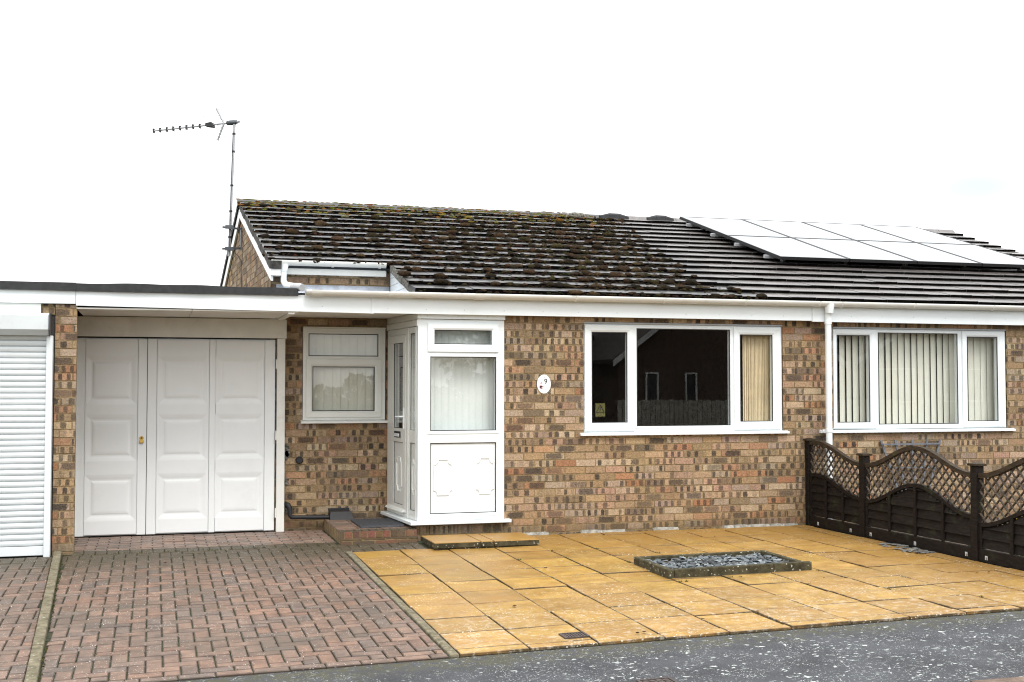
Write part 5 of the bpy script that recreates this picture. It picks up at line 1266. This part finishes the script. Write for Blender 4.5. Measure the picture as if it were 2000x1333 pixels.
# trellis fan behind the fence
tr = MB(); 
for xt in (4.30, 4.485, 4.70, 4.897, 5.068):
    tr.beam((4.70 + (xt - 4.70) * .22, -.085, .0), (4.70 + (xt - 4.70) * 1.02, -.030, .935), .022, .014, up=(0, 1, 0))
for z_, k_ in ((.885, .985), (.62, .76), (.36, .53)): tr.beam((4.70 - .40 * k_, -.052 - (.9 - z_) * .06, z_), (4.70 + .37 * k_, -.052 - (.9 - z_) * .06, z_), .014, .018, up=(0, 0, 1))
tag(tr.build('trellis', 'slate_strip'), 'grey wooden fan trellis leaning on the brick wall behind the fence', 'trellis')
def daff(x, y, label):
    d = thing('daffodil_clump', label, 'plant', (x, y, 0), 'daffodils behind the fence')
    b = MB()
    for _ in range(26):
        a = random.uniform(0, 6.28); l = random.uniform(.22, .36); bx, by = x + random.gauss(0, .035), y + random.gauss(0, .035); le = random.uniform(.05, .18); w = .007
        c_, s_ = math.cos(a), math.sin(a)
        m1 = (bx + c_ * le * .4, by + s_ * le * .4, l * .7); m2 = (bx + c_ * le, by + s_ * le, l)
        b.add([(bx - s_ * w, by + c_ * w, 0), (bx + s_ * w, by - c_ * w, 0), (m1[0] + s_ * w, m1[1] - c_ * w, m1[2]), (m1[0] - s_ * w, m1[1] + c_ * w, m1[2]), m2], [(0, 1, 2, 3), (3, 2, 4)])
    b.build('leaves', 'leaf', d)
    for _ in range(5):
        a = random.uniform(0, 6.28); hx, hy, hz = x + random.gauss(0, .05), y + random.gauss(0, .05), random.uniform(.32, .42); f = MB()
        for k in range(6):
            t = 2 * math.pi * k / 6; f.add([(hx, hy, hz), (hx - .012, hy + math.cos(t - .35) * .022, hz + math.sin(t - .35) * .022), (hx - .006, hy + math.cos(t) * .038, hz + math.sin(t) * .038), (hx - .012, hy + math.cos(t + .35) * .022, hz + math.sin(t + .35) * .022)], [(0, 1, 2, 3)])
        f.tube([(hx, hy, hz), (hx - .025, hy, hz)], [.010, .014], 8); f.tube([(hx, hy, hz), (hx + .02, hy, hz + .004), (x, y, .02)], .003, 5); f.build('flower', 'petal', d)
daff(3.56, -2.62, 'clump of green daffodil leaves seen through the lattice left of the third post')
daff(3.62, -3.12, 'yellow flowering daffodil clump seen through the lattice right of the third post')
daff(3.60, -3.42, 'yellow daffodil clump behind the lattice nearest the right edge of the photo')

# ================================================================== ACROSS THE STREET (seen only as reflections in the window panes)
def far_house(x0, x1, y, eave, apex, label, wins):
    h = thing('brick_house', label, 'house', ((x0 + x1) / 2, y - 4, 0)); xm = (x0 + x1) / 2
    b = MB(); b.prism([(x0, -.2), (x1, -.2), (x1, eave), (xm, apex), (x0, eave)], 1, y - 9, y); b.build('wall', 'farbrick', h)
    b = MB(); sl2 = (apex - eave) / (xm - x0)
    for sg, xe in ((-1, x0), (1, x1)):
        ov = .3; xo = xe + sg * ov; zo = eave - sl2 * ov
        b.hexa([(xo, y - 9.3, zo + .02), (xm, y - 9.3, apex + .02), (xm, y + .3, apex + .02), (xo, y + .3, zo + .02), (xo, y - 9.3, zo + .14), (xm, y - 9.3, apex + .14), (xm, y + .3, apex + .14), (xo, y + .3, zo + .14)])
    b.build('roof', 'farroof', h)
    b = MB()
    for sg, xe in ((-1, x0), (1, x1)):
        xo = xe + sg * .3; zo = eave - sl2 * .3; b.hexa([(xo, y + .301, zo - .10), (xm, y + .301, apex - .10), (xm, y + .33, apex - .10), (xo, y + .33, zo - .10), (xo, y + .301, zo + .10), (xm, y + .301, apex + .10), (xm, y + .33, apex + .10), (xo, y + .33, zo + .10)])
    b.build('bargeboard', 'farframe', h)
    for (wx, wz, ww, wh) in wins:
        b = MB(); ring(b, wx, wx + ww, wz, wz + wh, .05, y + .002, y + .06); w_ = b.build('window', 'farframe', h)
        b = MB(); b.box(wx + .07, wx + ww - .07, y + .004, y + .012, wz + .07, wz + wh - .07); b.build('pane', 'rubber', w_)
far_house(10.6, 18.4, -24, 2.5, 5.6, 'dark brick house across the street whose gable is mirrored in the big window', [(11.5, .9, .45, 1.1), (12.9, 1.0, .40, 1.0)])
far_house(20.0, 29.0, -25, 2.6, 5.2, 'brick house across the street mirrored in the window behind the fence', [(20.6, 1.0, 1.6, 1.2), (23.4, 1.0, 1.6, 1.2)])
ff = MB()
for k in range(64):
    x_ = 9.0 + k * .145; ff.box(x_, x_ + .125, -20.02, -20.0, -.2, 1.15 + .02 * (k % 2))
ff.box(9.0, 18.3, -20.06, -20.021, .2, .28); ff.box(9.0, 18.3, -20.06, -20.021, .9, .98)
tag(ff.build('board_fence', 'farfence'), 'upright board fence across the street mirrored in the big dark window', 'fence')
def tree(x, y, h, w, label):
    t = thing('tree', label, 'tree', (x, y, -.2), 'trees across the street')
    b = MB(); b.tube([(x, y, -.3), (x + .1, y, h * .3), (x, y + .1, h * .55)], [.22, .16, .08], 8)
    for k in range(6):
        a = k * 1.05; b.tube([(x + .05, y, h * (.28 + .04 * k)), (x + math.cos(a) * w * .5, y + math.sin(a) * w * .5, h * (.5 + .05 * k))], [.07, .02], 6)
    b.build('trunk', 'bark', t)
    b = MB(); N_ = 2600
    for _ in range(N_):
        while True:
            p = np.array([random.uniform(-1, 1) for _ in range(3)]); d = (p ** 2).sum()
            if d < 1 and (d > .25 or random.random() < .4): break
        c = np.array([x, y, h * .62]) + p * np.array([w, w, h * .42]) * (1 + .25 * math.sin(p[0] * 7 + p[2] * 5)); s_ = random.uniform(.10, .22)
        u = np.array([random.gauss(0, 1) for _ in range(3)]); u /= np.linalg.norm(u); v = np.cross(u, [random.gauss(0, 1) for _ in range(3)]); v /= np.linalg.norm(v)
        b.add([tuple(c + u * s_), tuple(c + v * s_ * .6), tuple(c - u * s_), tuple(c - v * s_ * .6)], [(0, 1, 2, 3)])
    b.build('crown', 'foliage', t)
hg_ = MB()
for _ in range(9000):
    hx = random.uniform(-9, 9); hz = random.uniform(-.2, 1.75 + .3 * math.sin(hx * 1.7) + .15 * math.sin(hx * 5)); hy = -34 + random.uniform(-.7, .7); s_ = random.uniform(.08, .18)
    u_ = Vector((random.gauss(0, 1), random.gauss(0, 1), random.gauss(0, 1))).normalized(); v_ = u_.orthogonal().normalized(); c_ = Vector((hx, hy, hz))
    hg_.add([c_ + u_ * s_, c_ + v_ * s_ * .6, c_ - u_ * s_, c_ - v_ * s_ * .6], [(0, 1, 2, 3)])
tag(hg_.build('hedge', 'foliage'), 'long clipped garden hedge across the street mirrored in the small window', 'hedge')
tree(6.8, -26, 7.0, 2.6, 'dark leafy tree mirrored at the left of the big window')
tree(9.2, -30, 8.0, 2.8, 'taller dark tree standing beside the gabled house across the street')
tree(19.3, -29, 6.5, 2.2, 'bushy tree between the two houses across the street')
